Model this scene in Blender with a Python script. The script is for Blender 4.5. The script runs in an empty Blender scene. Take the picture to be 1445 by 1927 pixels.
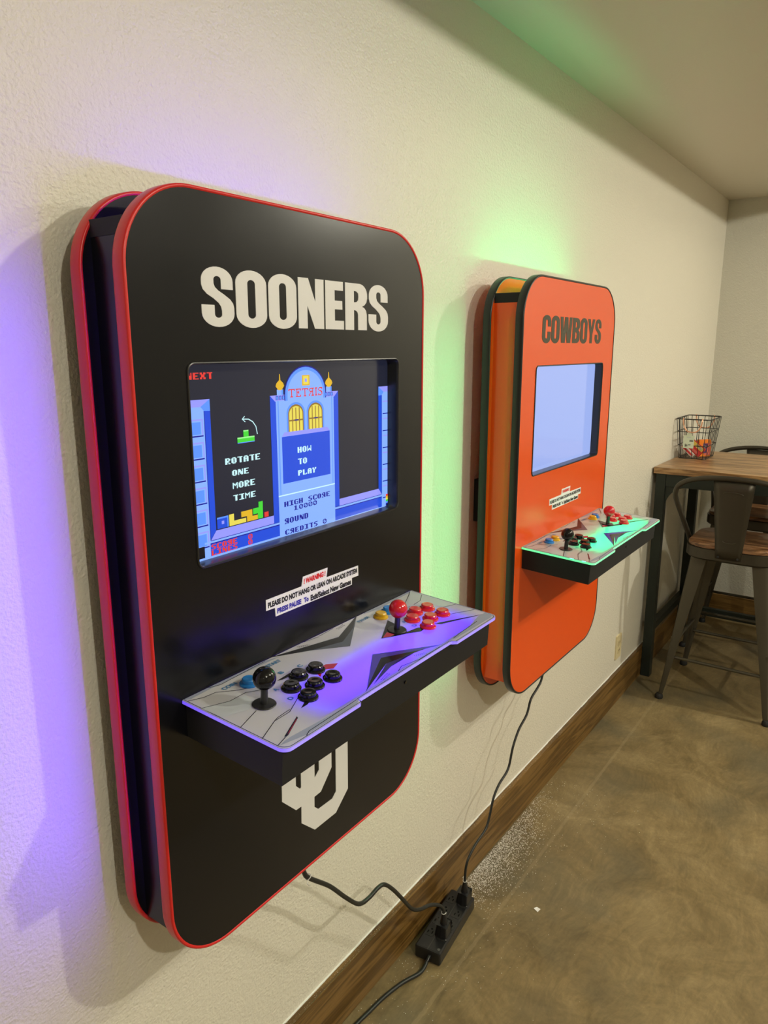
import bpy, math, random
from mathutils import Vector, Matrix
from mathutils.geometry import tessellate_polygon

random.seed(7)
scene = bpy.context.scene
COL = scene.collection

# ------------------------------------------------------------------ camera
cam_d = bpy.data.cameras.new('camera')
cam = bpy.data.objects.new('camera', cam_d)
COL.objects.link(cam)
R_ = Vector((0.578943698, -0.81536727, -0.000639907))
U_ = Vector((0.17864622, 0.12608022, 0.97580188))
F_ = Vector((0.79555623, 0.56504866, -0.21865563))
cam.matrix_world = Matrix((
    (R_.x, U_.x, -F_.x, -0.58831),
    (R_.y, U_.y, -F_.y, -0.97089),
    (R_.z, U_.z, -F_.z, 1.63545),
    (0, 0, 0, 1)))
cam_d.sensor_fit = 'VERTICAL'
cam_d.sensor_height = 36.0
cam_d.lens = 1381.93 / 1927.0 * 36.0
cam_d.clip_start = 0.02
scene.camera = cam

# ------------------------------------------------------------------ world, lamps, exposure
world = bpy.data.worlds.new('world')
scene.world = world
world.use_nodes = True
world.node_tree.nodes['Background'].inputs[0].default_value = (0.02, 0.02, 0.02, 1)
world.node_tree.nodes['Background'].inputs[1].default_value = 0.3
scene.view_settings.view_transform = 'Standard'
scene.view_settings.look = 'None'
scene.view_settings.gamma = 1.0
scene.view_settings.use_curve_mapping = False
scene.view_settings.exposure = 0.0

LAMP_COL = (1.0, 0.965, 0.81)
def lamp(x, y, z, watts, radius=0.028):
    """a ceiling fixture: a small glowing bulb plus its downward-throwing lens"""
    d = bpy.data.lights.new('ceiling_lamp', 'POINT')
    d.energy = watts * 0.47
    d.color = LAMP_COL
    d.shadow_soft_size = radius
    o = bpy.data.objects.new('ceiling_lamp', d)
    o.location = (x, y, z)
    COL.objects.link(o)
    d = bpy.data.lights.new('ceiling_lamp_lens', 'AREA')
    d.shape = 'DISK'
    d.size = radius * 2
    d.energy = watts * 0.25
    d.color = LAMP_COL
    o = bpy.data.objects.new('ceiling_lamp_lens', d)
    o.location = (x, y, z - radius - 0.002)
    COL.objects.link(o)
lamp(-0.70, -2.45, 2.675, 86)
lamp(1.28, -2.45, 2.675, 92)
lamp(3.26, -2.25, 2.675, 104)
lamp(-2.68, -2.45, 2.675, 12)

CEIL, FARX, ROOMX0, ROOMY = 2.441, 4.123, -3.6, -5.2

# ------------------------------------------------------------------ node helpers
def new_mat(name):
    m = bpy.data.materials.new(name)
    m.use_nodes = True
    nt = m.node_tree
    return m, nt, nt.nodes['Principled BSDF']

def plain(name, col, rough=0.5, spec=0.5, metal=0.0, coat=0.0, emit=None, estr=0.0):
    m, nt, p = new_mat(name)
    p.inputs['Base Color'].default_value = (*col, 1)
    p.inputs['Roughness'].default_value = rough
    p.inputs['Specular IOR Level'].default_value = spec
    p.inputs['Metallic'].default_value = metal
    p.inputs['Coat Weight'].default_value = coat
    p.inputs['Coat Roughness'].default_value = 0.05
    if emit:
        p.inputs['Emission Color'].default_value = (*emit, 1)
        p.inputs['Emission Strength'].default_value = estr
    return m

def node(nt, kind, **kw):
    n = nt.nodes.new(kind)
    for k, v in kw.items():
        if k.startswith('i_'):
            n.inputs[k[2:].replace('_', ' ')].default_value = v
        else:
            setattr(n, k, v)
    return n

def ramp(nt, stops):
    n = nt.nodes.new('ShaderNodeValToRGB')
    e = n.color_ramp.elements
    while len(e) < len(stops):
        e.new(0.5)
    for el, (p, c) in zip(e, stops):
        el.position = p
        el.color = (*c, 1)
    return n

def obj_coords(nt, scale=(1, 1, 1)):
    t = nt.nodes.new('ShaderNodeTexCoord')
    mp = nt.nodes.new('ShaderNodeMapping')
    mp.inputs['Scale'].default_value = scale
    nt.links.new(t.outputs['Object'], mp.inputs['Vector'])
    return mp

def wall_material(name, col, bump=0.75):
    m, nt, p = new_mat(name)
    p.inputs['Base Color'].default_value = (*col, 1)
    p.inputs['Roughness'].default_value = 0.36
    p.inputs['Specular IOR Level'].default_value = 0.4
    mp = obj_coords(nt)
    n1 = node(nt, 'ShaderNodeTexNoise', i_Scale=210.0, i_Detail=2.0, i_Roughness=0.5)
    n2 = node(nt, 'ShaderNodeTexNoise', i_Scale=110.0, i_Detail=1.0)
    nt.links.new(mp.outputs[0], n1.inputs['Vector'])
    nt.links.new(mp.outputs[0], n2.inputs['Vector'])
    add = node(nt, 'ShaderNodeMath', operation='ADD')
    nt.links.new(n1.outputs[0], add.inputs[0])
    nt.links.new(n2.outputs[0], add.inputs[1])
    b = node(nt, 'ShaderNodeBump')
    b.inputs['Strength'].default_value = bump
    b.inputs['Distance'].default_value = 0.0022
    nt.links.new(add.outputs[0], b.inputs['Height'])
    nt.links.new(b.outputs[0], p.inputs['Normal'])
    return m

def wood_material(name, dark, mid, light, scale=(2, 30, 30), rough=0.4, bump=0.08, rings=9.0):
    m, nt, p = new_mat(name)
    p.inputs['Roughness'].default_value = rough
    mp = obj_coords(nt, scale)
    n = node(nt, 'ShaderNodeTexNoise', i_Scale=1.0, i_Detail=5.0, i_Roughness=0.6, i_Distortion=0.6)
    nt.links.new(mp.outputs[0], n.inputs['Vector'])
    w = node(nt, 'ShaderNodeMath', operation='MULTIPLY')
    w.inputs[1].default_value = rings
    nt.links.new(n.outputs[0], w.inputs[0])
    fr = node(nt, 'ShaderNodeMath', operation='PINGPONG')
    fr.inputs[1].default_value = 1.0
    nt.links.new(w.outputs[0], fr.inputs[0])
    cr = ramp(nt, [(0.0, dark), (0.45, mid), (1.0, light)])
    nt.links.new(fr.outputs[0], cr.inputs[0])
    nt.links.new(cr.outputs[0], p.inputs['Base Color'])
    b = node(nt, 'ShaderNodeBump')
    b.inputs['Strength'].default_value = bump
    b.inputs['Distance'].default_value = 0.001
    nt.links.new(fr.outputs[0], b.inputs['Height'])
    nt.links.new(b.outputs[0], p.inputs['Normal'])
    return m

def concrete_material():
    m, nt, p = new_mat('stained_concrete')
    mp = obj_coords(nt)
    warp = node(nt, 'ShaderNodeTexNoise', i_Scale=2.2, i_Detail=3.0)
    nt.links.new(mp.outputs[0], warp.inputs['Vector'])
    mx = node(nt, 'ShaderNodeVectorMath', operation='MULTIPLY_ADD')
    mx.inputs[1].default_value = (0.22, 0.22, 0.22)
    nt.links.new(warp.outputs[1], mx.inputs[0])
    nt.links.new(mp.outputs[0], mx.inputs[2])
    big = node(nt, 'ShaderNodeTexNoise', i_Scale=4.6, i_Detail=8.0, i_Roughness=0.68, i_Distortion=0.7)
    nt.links.new(mx.outputs[0], big.inputs['Vector'])
    c1 = ramp(nt, [(0.25, (0.095, 0.068, 0.030)), (0.45, (0.190, 0.138, 0.064)),
                   (0.60, (0.258, 0.192, 0.094)), (0.80, (0.39, 0.300, 0.160))])
    nt.links.new(big.outputs[0], c1.inputs[0])
    # greyish blotches
    bl = node(nt, 'ShaderNodeTexNoise', i_Scale=2.6, i_Detail=3.0, i_Roughness=0.5)
    mp2 = obj_coords(nt)
    mp2.inputs['Location'].default_value = (3.1, 1.7, 0)
    nt.links.new(mp2.outputs[0], bl.inputs['Vector'])
    bm_ = ramp(nt, [(0.50, (0, 0, 0)), (0.70, (1, 1, 1))])
    nt.links.new(bl.outputs[0], bm_.inputs[0])
    mixg = node(nt, 'ShaderNodeMix', data_type='RGBA')
    nt.links.new(bm_.outputs[0], mixg.inputs[0])
    nt.links.new(c1.outputs[0], mixg.inputs[6])
    mixg.inputs[7].default_value = (0.14, 0.116, 0.068, 1)
    # fine trowel strokes
    mp3 = node(nt, 'ShaderNodeMapping')
    mp3.inputs['Scale'].default_value = (7.0, 38.0, 1.0)
    mp3.inputs['Rotation'].default_value = (0, 0, 0.6)
    nt.links.new(mx.outputs[0], mp3.inputs['Vector'])
    st = node(nt, 'ShaderNodeTexNoise', i_Scale=1.6, i_Detail=5.0, i_Roughness=0.65, i_Distortion=1.2)
    nt.links.new(mp3.outputs[0], st.inputs['Vector'])
    fine = node(nt, 'ShaderNodeTexNoise', i_Scale=60.0, i_Detail=6.0, i_Roughness=0.75)
    nt.links.new(mx.outputs[0], fine.inputs['Vector'])
    mul = node(nt, 'ShaderNodeMath', operation='MULTIPLY')
    nt.links.new(st.outputs[0], mul.inputs[0])
    nt.links.new(fine.outputs[0], mul.inputs[1])
    c2 = ramp(nt, [(0.12, (0.72, 0.72, 0.72)), (0.42, (1.35, 1.33, 1.28))])
    nt.links.new(mul.outputs[0], c2.inputs[0])
    mixm = node(nt, 'ShaderNodeMix', data_type='RGBA', blend_type='MULTIPLY')
    mixm.inputs[0].default_value = 0.62
    nt.links.new(mixg.outputs[2], mixm.inputs[6])
    nt.links.new(c2.outputs[0], mixm.inputs[7])
    sp = node(nt, 'ShaderNodeSeparateXYZ')
    nt.links.new(mp.outputs[0], sp.inputs[0])
    wob = node(nt, 'ShaderNodeMath', operation='MULTIPLY_ADD')
    wob.inputs[1].default_value = 0.012
    nt.links.new(fine.outputs[0], wob.inputs[0])
    nt.links.new(sp.outputs[1], wob.inputs[2])
    cmp_ = node(nt, 'ShaderNodeMath', operation='COMPARE')
    cmp_.inputs[1].default_value = -0.158
    cmp_.inputs[2].default_value = 0.0055
    nt.links.new(wob.outputs[0], cmp_.inputs[0])
    jf = node(nt, 'ShaderNodeMath', operation='MULTIPLY')
    jf.inputs[1].default_value = 0.28
    nt.links.new(cmp_.outputs[0], jf.inputs[0])
    mixj = node(nt, 'ShaderNodeMix', data_type='RGBA')
    nt.links.new(jf.outputs[0], mixj.inputs[0])
    nt.links.new(mixm.outputs[2], mixj.inputs[6])
    mixj.inputs[7].default_value = (0.36, 0.28, 0.16, 1)
    nt.links.new(mixj.outputs[2], p.inputs['Base Color'])
    p.inputs['Roughness'].default_value = 0.36
    p.inputs['Specular IOR Level'].default_value = 0.45
    b = node(nt, 'ShaderNodeBump')
    b.inputs['Strength'].default_value = 0.12
    b.inputs['Distance'].default_value = 0.002
    nt.links.new(fine.outputs[0], b.inputs['Height'])
    nt.links.new(b.outputs[0], p.inputs['Normal'])
    return m

def satin_laminate(name, col, rough, spec=0.5, coat=0.0):
    m, nt, p = new_mat(name)
    p.inputs['Base Color'].default_value = (*col, 1)
    p.inputs['Specular IOR Level'].default_value = spec
    p.inputs['Coat Weight'].default_value = coat
    mp = obj_coords(nt)
    n = node(nt, 'ShaderNodeTexNoise', i_Scale=9.0, i_Detail=2.0)
    nt.links.new(mp.outputs[0], n.inputs['Vector'])
    mr = node(nt, 'ShaderNodeMapRange')
    mr.inputs[3].default_value = rough * 0.9
    mr.inputs[4].default_value = rough * 1.1
    nt.links.new(n.outputs[0], mr.inputs[0])
    nt.links.new(mr.outputs[0], p.inputs['Roughness'])
    return m

def emitter(name, col, strength):
    m = bpy.data.materials.new(name)
    m.use_nodes = True
    nt = m.node_tree
    nt.nodes.clear()
    e = nt.nodes.new('ShaderNodeEmission')
    e.inputs[0].default_value = (*col, 1)
    e.inputs[1].default_value = strength
    o = nt.nodes.new('ShaderNodeOutputMaterial')
    nt.links.new(e.outputs[0], o.inputs[0])
    return m

def screen_mat(name, col, strength=1.0):
    return plain(name, (0.01, 0.01, 0.012), rough=0.16, spec=0.5, emit=col, estr=strength)

def plate_film(name):
    """white printed film under clear gloss; the print leaves a clear window along the front where the LEDs shine through"""
    m = bpy.data.materials.new(name)
    m.use_nodes = True
    nt = m.node_tree
    nt.nodes.clear()
    t_ = nt.nodes.new('ShaderNodeTexCoord')
    sep = nt.nodes.new('ShaderNodeSeparateXYZ')
    nt.links.new(t_.outputs['Object'], sep.inputs[0])
    def band(sock, a, b):
        r = nt.nodes.new('ShaderNodeMapRange')
        r.interpolation_type = 'SMOOTHSTEP'
        r.inputs[1].default_value = a; r.inputs[2].default_value = b
        nt.links.new(sock, r.inputs[0])
        return r.outputs[0]
    def mulf(p, q):
        n = nt.nodes.new('ShaderNodeMath'); n.operation = 'MULTIPLY'
        nt.links.new(p, n.inputs[0]); nt.links.new(q, n.inputs[1])
        return n.outputs[0]
    win = mulf(mulf(band(sep.outputs[1], -0.075, -0.125), band(sep.outputs[0], 0.10, 0.20)), mulf(band(sep.outputs[0], 0.645, 0.57), band(sep.outputs[1], -0.199, -0.184)))
    d = nt.nodes.new('ShaderNodeBsdfDiffuse')
    dc = nt.nodes.new('ShaderNodeMix'); dc.data_type = 'RGBA'
    nt.links.new(win, dc.inputs[0])
    dc.inputs[6].default_value = (0.72, 0.72, 0.74, 1)
    dc.inputs[7].default_value = (0.10, 0.10, 0.13, 1)
    nt.links.new(dc.outputs[2], d.inputs[0])
    t = nt.nodes.new('ShaderNodeBsdfTranslucent')
    tc = nt.nodes.new('ShaderNodeMix'); tc.data_type = 'RGBA'
    nt.links.new(win, tc.inputs[0])
    tc.inputs[6].default_value = (0.16, 0.16, 0.18, 1)
    tc.inputs[7].default_value = (0.90, 0.90, 0.92, 1)
    nt.links.new(tc.outputs[2], t.inputs[0])
    g = nt.nodes.new('ShaderNodeBsdfGlossy')
    g.inputs['Roughness'].default_value = 0.10
    ad = nt.nodes.new('ShaderNodeMixShader')
    ad.inputs[0].default_value = 0.30
    fr = nt.nodes.new('ShaderNodeFresnel')
    fr.inputs[0].default_value = 1.45
    m2 = nt.nodes.new('ShaderNodeMixShader')
    o = nt.nodes.new('ShaderNodeOutputMaterial')
    nt.links.new(d.outputs[0], ad.inputs[1])
    nt.links.new(t.outputs[0], ad.inputs[2])
    nt.links.new(fr.outputs[0], m2.inputs[0])
    nt.links.new(ad.outputs[0], m2.inputs[1])
    nt.links.new(g.outputs[0], m2.inputs[2])
    nt.links.new(m2.outputs[0], o.inputs[0])
    return m

# ------------------------------------------------------------------ mesh helpers
class MB:
    def __init__(self):
        self.v, self.f, self.mi, self.mats = [], [], [], []
    def slot(self, mat):
        if mat not in self.mats:
            self.mats.append(mat)
        return self.mats.index(mat)
    def add(self, vs, fs, mat):
        s = self.slot(mat)
        o = len(self.v)
        self.v += [tuple(q) for q in vs]
        for fa in fs:
            self.f.append(tuple(o + i for i in fa))
            self.mi.append(s)
    def box(self, x0, y0, z0, x1, y1, z1, mat):
        vs = [(x0, y0, z0), (x1, y0, z0), (x1, y1, z0), (x0, y1, z0),
              (x0, y0, z1), (x1, y0, z1), (x1, y1, z1), (x0, y1, z1)]
        fs = [(0, 3, 2, 1), (4, 5, 6, 7), (0, 1, 5, 4), (1, 2, 6, 5), (2, 3, 7, 6), (3, 0, 4, 7)]
        self.add(vs, fs, mat)
    def prism(self, loops, lo, hi, fn, mat, caps=(True, True), sides=True):
        """loops: list of 2D loops (outer + holes); fn(a, b, h) -> point"""
        tri = tessellate_polygon([[Vector((a, b, 0)) for a, b in L] for L in loops])
        flat = [q for L in loops for q in L]
        n = len(flat)
        vs = [fn(a, b, hi) for a, b in flat] + [fn(a, b, lo) for a, b in flat]
        fs = []
        if caps[0]:
            fs += [tuple(t) for t in tri]
        if caps[1]:
            fs += [tuple(n + i for i in reversed(t)) for t in tri]
        if sides:
            o = 0
            for L in loops:
                k = len(L)
                for i in range(k):
                    j = (i + 1) % k
                    fs.append((o + i, o + j, n + o + j, n + o + i))
                o += k
        self.add(vs, fs, mat)
    def tube(self, pts, rad, mat, seg=10, closed=False, cap=True):
        pts = [Vector(q) for q in pts]
        n = len(pts)
        rings = []
        prev = None
        for i, q in enumerate(pts):
            if closed:
                t = pts[(i + 1) % n] - pts[(i - 1) % n]
            else:
                t = pts[min(i + 1, n - 1)] - pts[max(i - 1, 0)]
            t.normalize()
            if prev is None:
                up = Vector((0, 0, 1)) if abs(t.z) < 0.9 else Vector((1, 0, 0))
                a = t.cross(up).normalized()
            else:
                a = (prev - t * prev.dot(t)).normalized()
            prev = a
            b = t.cross(a)
            rr = rad[i] if isinstance(rad, (list, tuple)) else rad
            rings.append([q + a * math.cos(2 * math.pi * k / seg) * rr + b * math.sin(2 * math.pi * k / seg) * rr for k in range(seg)])
        vs = [p_ for r_ in rings for p_ in r_]
        fs = []
        m = n if closed else n - 1
        for i in range(m):
            j = (i + 1) % n
            for k in range(seg):
                l = (k + 1) % seg
                fs.append((i * seg + k, i * seg + l, j * seg + l, j * seg + k))
        if cap and not closed:
            fs.append(tuple(reversed(range(seg))))
            fs.append(tuple((n - 1) * seg + k for k in range(seg)))
        self.add(vs, fs, mat)
    def lathe(self, prof, mat, center=(0, 0, 0), seg=24):
        """prof: list of (radius, height) going up"""
        cx_, cy_, cz_ = center
        vs, fs = [], []
        n = len(prof)
        for r_, h in prof:
            for k in range(seg):
                a = 2 * math.pi * k / seg
                vs.append((cx_ + r_ * math.cos(a), cy_ + r_ * math.sin(a), cz_ + h))
        for i in range(n - 1):
            for k in range(seg):
                l = (k + 1) % seg
                fs.append((i * seg + k, i * seg + l, (i + 1) * seg + l, (i + 1) * seg + k))
        fs.append(tuple(reversed(range(seg))))
        fs.append(tuple((n - 1) * seg + k for k in range(seg)))
        self.add(vs, fs, mat)
    def build(self, name, parent=None, smooth=False, bevel=0.0, angle=None):
        me = bpy.data.meshes.new(name)
        me.from_pydata(self.v, [], self.f)
        for m in self.mats:
            me.materials.append(m)
        me.polygons.foreach_set('material_index', self.mi)
        me.update()
        o = bpy.data.objects.new(name, me)
        COL.objects.link(o)
        if parent:
            o.parent = parent
        if smooth or angle:
            me.polygons.foreach_set('use_smooth', [True] * len(me.polygons))
            me.set_sharp_from_angle(angle=math.radians(angle or 40))
        if bevel:
            b = o.modifiers.new('bevel', 'BEVEL')
            b.width = bevel
            b.segments = 2
            b.limit_method = 'ANGLE'
            b.angle_limit = math.radians(35)
        return o

def box(name, x0, y0, z0, x1, y1, z1, mat, parent=None, bevel=0.0):
    m = MB()
    m.box(x0, y0, z0, x1, y1, z1, mat)
    return m.build(name, parent, bevel=bevel)

def empty(name, loc=(0, 0, 0), rz=0.0):
    o = bpy.data.objects.new(name, None)
    o.empty_display_size = 0.05
    o.location = loc
    o.rotation_euler = (0, 0, rz)
    COL.objects.link(o)
    return o

def tag(o, label=None, cat=None, group=None, kind=None):
    if label: o['label'] = label
    if cat: o['category'] = cat
    if group: o['group'] = group
    if kind: o['kind'] = kind
    return o

def struct(o):
    o['kind'] = 'structure'
    return o

def copy_tree(o, parent=None):
    c = o.copy()
    COL.objects.link(c)
    c.parent = parent
    for ch in list(o.children):
        copy_tree(ch, c)
    return c

def rrect(x0, y0, x1, y1, r, n=10):
    pts = []
    for cx_, cy_, a0 in ((x1 - r, y0 + r, -90), (x1 - r, y1 - r, 0), (x0 + r, y1 - r, 90), (x0 + r, y0 + r, 180)):
        for i in range(n + 1):
            a = math.radians(a0 + 90 * i / n)
            pts.append((cx_ + r * math.cos(a), cy_ + r * math.sin(a)))
    return pts

def smooth_path(pts, n=8):
    """Catmull-Rom through the given points"""
    P = [Vector(q) for q in pts]
    out = []
    for i in range(len(P) - 1):
        p0, p1, p2, p3 = P[max(i - 1, 0)], P[i], P[i + 1], P[min(i + 2, len(P) - 1)]
        for k in range(n):
            t = k / n
            out.append(0.5 * ((2 * p1) + (p2 - p0) * t + (2 * p0 - 5 * p1 + 4 * p2 - p3) * t * t + (3 * p1 - p0 - 3 * p2 + p3) * t ** 3))
    out.append(P[-1])
    return out

def stroke(path, w):
    """thick 2D outline of a polyline"""
    P = [Vector(q) for q in path]
    L, Rr = [], []
    n = len(P)
    for i in range(n):
        t = P[min(i + 1, n - 1)] - P[max(i - 1, 0)]
        t.normalize()
        nn = Vector((-t.y, t.x))
        ww = w[i] if isinstance(w, list) else w
        L.append(P[i] + nn * ww / 2)
        Rr.append(P[i] - nn * ww / 2)
    return [(q.x, q.y) for q in L] + [(q.x, q.y) for q in reversed(Rr)]

_text_cache = {}
def text_tris(body, bold=0.0):
    """built-in font outline as triangles, normalised to its own bounding box"""
    key = (body, bold)
    if key in _text_cache:
        return _text_cache[key]
    cu = bpy.data.curves.new('lettering', 'FONT')
    cu.body = body
    cu.offset = bold
    cu.resolution_u = 3
    o = bpy.data.objects.new('lettering', cu)
    COL.objects.link(o)
    bpy.context.view_layer.update()
    dg = bpy.context.evaluated_depsgraph_get()
    me = bpy.data.meshes.new_from_object(o.evaluated_get(dg))
    vs = [(v.co.x, v.co.y) for v in me.vertices]
    fs = [tuple(p_.vertices) for p_ in me.polygons]
    bpy.data.objects.remove(o)
    bpy.data.curves.remove(cu)
    bpy.data.meshes.remove(me)
    xs = [a for a, b in vs]; ys = [b for a, b in vs]
    x0, x1, y0, y1 = min(xs), max(xs), min(ys), max(ys)
    vs = [((a - x0) / (x1 - x0), (b - y0) / (y1 - y0)) for a, b in vs]
    _text_cache[key] = (vs, fs)
    return vs, fs

def put_text(mb, body, fn, mat, bold=0.0, shear=0.0):
    vs, fs = text_tris(body, bold)
    mb.add([fn(a + shear * b, b) for a, b in vs], fs, mat)

# ------------------------------------------------------------------ materials
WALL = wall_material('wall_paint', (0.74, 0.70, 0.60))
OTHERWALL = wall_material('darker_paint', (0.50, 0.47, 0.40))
FARWALL = wall_material('end_wall_shaded_paint', (0.58, 0.56, 0.485))  # wall paint darkened: the end wall's shade is put into the colour
CEILM = wall_material('ceiling_paint', (0.66, 0.62, 0.52), 0.2)
FLOORM = concrete_material()
BASEW = wood_material('baseboard_stain', (0.080, 0.040, 0.008), (0.140, 0.072, 0.016), (0.215, 0.118, 0.032), scale=(1.6, 28, 28), rough=0.38)
BLACK_LAM = satin_laminate('black_laminate', (0.0045, 0.0045, 0.006), 0.23, 0.40)
ORANGE_LAM = satin_laminate('orange_laminate', (0.80, 0.085, 0.008), 0.22, 0.5)
RED_TRIM = plain('red_trim', (0.62, 0.018, 0.016), 0.35)
BLACK_TRIM = plain('black_trim', (0.012, 0.013, 0.013), 0.35)
BLACK_PLASTIC = plain('black_plastic', (0.013, 0.013, 0.014), 0.28)
LIP = plain('rubber_lip', (0.022, 0.022, 0.021), 0.3)
BLACK_MATTE = plain('black_matte', (0.012, 0.012, 0.014), 0.6, 0.3)
BLACK_GLOSS = plain('black_gloss', (0.005, 0.005, 0.006), 0.10, 0.4)
RED_GLOSS = plain('red_gloss', (0.62, 0.012, 0.022), 0.14, coat=0.3)
YEL_GLOSS = plain('yellow_gloss', (0.80, 0.46, 0.012), 0.2)
BLUE_GLOSS = plain('blue_gloss', (0.015, 0.20, 0.62), 0.2)
VINYL_WHITE = plain('white_vinyl', (0.70, 0.69, 0.68), 0.42)
VINYL_BLACK = plain('reflection_tinted_vinyl', (0.055, 0.048, 0.026), 0.5, 0.4)  # black vinyl with its brownish reflected light put into the colour
STICKER = plain('sticker_paper', (0.86, 0.85, 0.86), 0.4)
INK_RED = plain('red_ink', (0.68, 0.012, 0.015), 0.5)
INK_BLACK = plain('black_ink', (0.012, 0.012, 0.014), 0.5)
INK_BLUE = plain('blue_ink', (0.03, 0.025, 0.38), 0.5)
INK_CYAN = plain('cyan_ink', (0.02, 0.16, 0.36), 0.35)
ART_SLATE = plain('slate_print', (0.085, 0.095, 0.13), 0.22, 0.2)
ART_SLATE2 = plain('pale_slate_print', (0.30, 0.33, 0.42), 0.22, 0.2)
ART_GREY = plain('grey_print', (0.50, 0.53, 0.57), 0.22, 0.2)
ART_BLACK = plain('black_print', (0.012, 0.012, 0.018), 0.22, 0.2)
ART_NAVY = plain('navy_print', (0.035, 0.03, 0.16), 0.22, 0.2)
ART_BLUE = plain('glow_tinted_print', (0.07, 0.05, 0.42), 0.22, 0.2)  # dark shard print with the deck glow put into its colour
ART_RED = plain('red_print', (0.42, 0.02, 0.06), 0.22, 0.2)
FILM = plate_film('control_film')
CORD = plain('black_cord', (0.013, 0.014, 0.013), 0.4)
TIE = plain('white_twist_tie', (0.72, 0.71, 0.68), 0.5)
PURPLE = (0.115, 0.035, 1.0)
GREEN = (0.03, 1.0, 0.33)
METAL_GREEN = plain('green_black_steel', (0.016, 0.022, 0.017), 0.45, metal=0.3)
GUN = plain('gunmetal_steel', (0.065, 0.057, 0.043), 0.40, metal=0.7)
GUN2 = plain('worn_steel', (0.085, 0.075, 0.054), 0.45, metal=0.6)
WIRE = plain('black_wire', (0.02, 0.02, 0.018), 0.45)
COPPER = plain('copper', (0.88, 0.50, 0.34), 0.32, metal=0.8)
RUBBER = plain('rubber', (0.012, 0.012, 0.012), 0.7)
IVORY = plain('ivory_plastic', (0.66, 0.56, 0.34), 0.35)
TABLE_WOOD = wood_material('table_wood', (0.15, 0.075, 0.028), (0.30, 0.165, 0.068), (0.45, 0.27, 0.125), scale=(26, 2.5, 26), rough=0.32)
SEAT_WOOD = wood_material('seat_wood', (0.075, 0.034, 0.014), (0.165, 0.078, 0.034), (0.27, 0.140, 0.066), scale=(26, 2.5, 26), rough=0.35)
PAPER = plain('white_paper', (0.85, 0.84, 0.82), 0.7)
DUST = plain('drywall_dust', (0.85, 0.82, 0.76), 0.8)

# ------------------------------------------------------------------ room shell
TX1, TY1 = 3.90, -0.80          # edges of the raised ceiling tray
m = MB(); m.box(ROOMX0, ROOMY, -0.05, FARX + 0.1, 0.1, 0.0, FLOORM); struct(m.build('floor'))
m = MB(); m.box(ROOMX0 - 0.1, 0.0, 0.0, FARX + 0.1, 0.1, 3.05, WALL); struct(m.build('wall_left'))
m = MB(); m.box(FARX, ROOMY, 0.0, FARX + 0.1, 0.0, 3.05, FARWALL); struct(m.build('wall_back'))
m = MB(); m.box(ROOMX0 - 0.1, ROOMY, 0.0, ROOMX0, 0.0, 3.05, OTHERWALL); struct(m.build('wall_front'))
m = MB(); m.box(ROOMX0 - 0.1, ROOMY - 0.1, 0.0, FARX + 0.1, ROOMY, 3.05, OTHERWALL); struct(m.build('wall_right'))
m = MB()
m.box(ROOMX0, TY1, CEIL, FARX, 0.0, 2.95, CEILM)
m.box(TX1, ROOMY, CEIL, FARX, TY1, 2.95, CEILM)
m.box(ROOMX0, ROOMY, 2.95, FARX, 0.0, 3.05, CEILM)
struct(m.build('ceiling'))
BBH, BBT = 0.154, 0.0187
def baseboard(name, x0, y0, x1, y1):
    m = MB(); m.box(x0, y0, 0.0, x1, y1, BBH, BASEW)
    return struct(m.build(name, bevel=0.002))
baseboard('baseboard_left', ROOMX0, -BBT, FARX, 0.0)
m = MB(); m.box(0, 0, 0, 5.0, BBT, BBH, BASEW)
bb = struct(m.build('baseboard_back', bevel=0.002))
bb.location = (FARX - BBT, -BBT, 0); bb.rotation_euler = (0, 0, -math.pi / 2); bb.location.x = FARX - BBT
m = MB()                                             # paint bead along the top of the baseboard
for i in range(110):
    x = ROOMX0 + 7.7 * i / 110
    m.box(x, -0.0022 - random.random() * 0.0018, BBH - 0.001, x + 0.0701, 0.0, BBH + 0.0025, PAPER)
struct(m.build('trim_1'))

# ------------------------------------------------------------------ lettering: heavy condensed capitals (unit height)
def arc(cx_, cy_, rx, ry, a0, a1, n=10):
    return [(cx_ + rx * math.cos(math.radians(a0 + (a1 - a0) * i / n)), cy_ + ry * math.sin(math.radians(a0 + (a1 - a0) * i / n))) for i in range(n + 1)]

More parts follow.
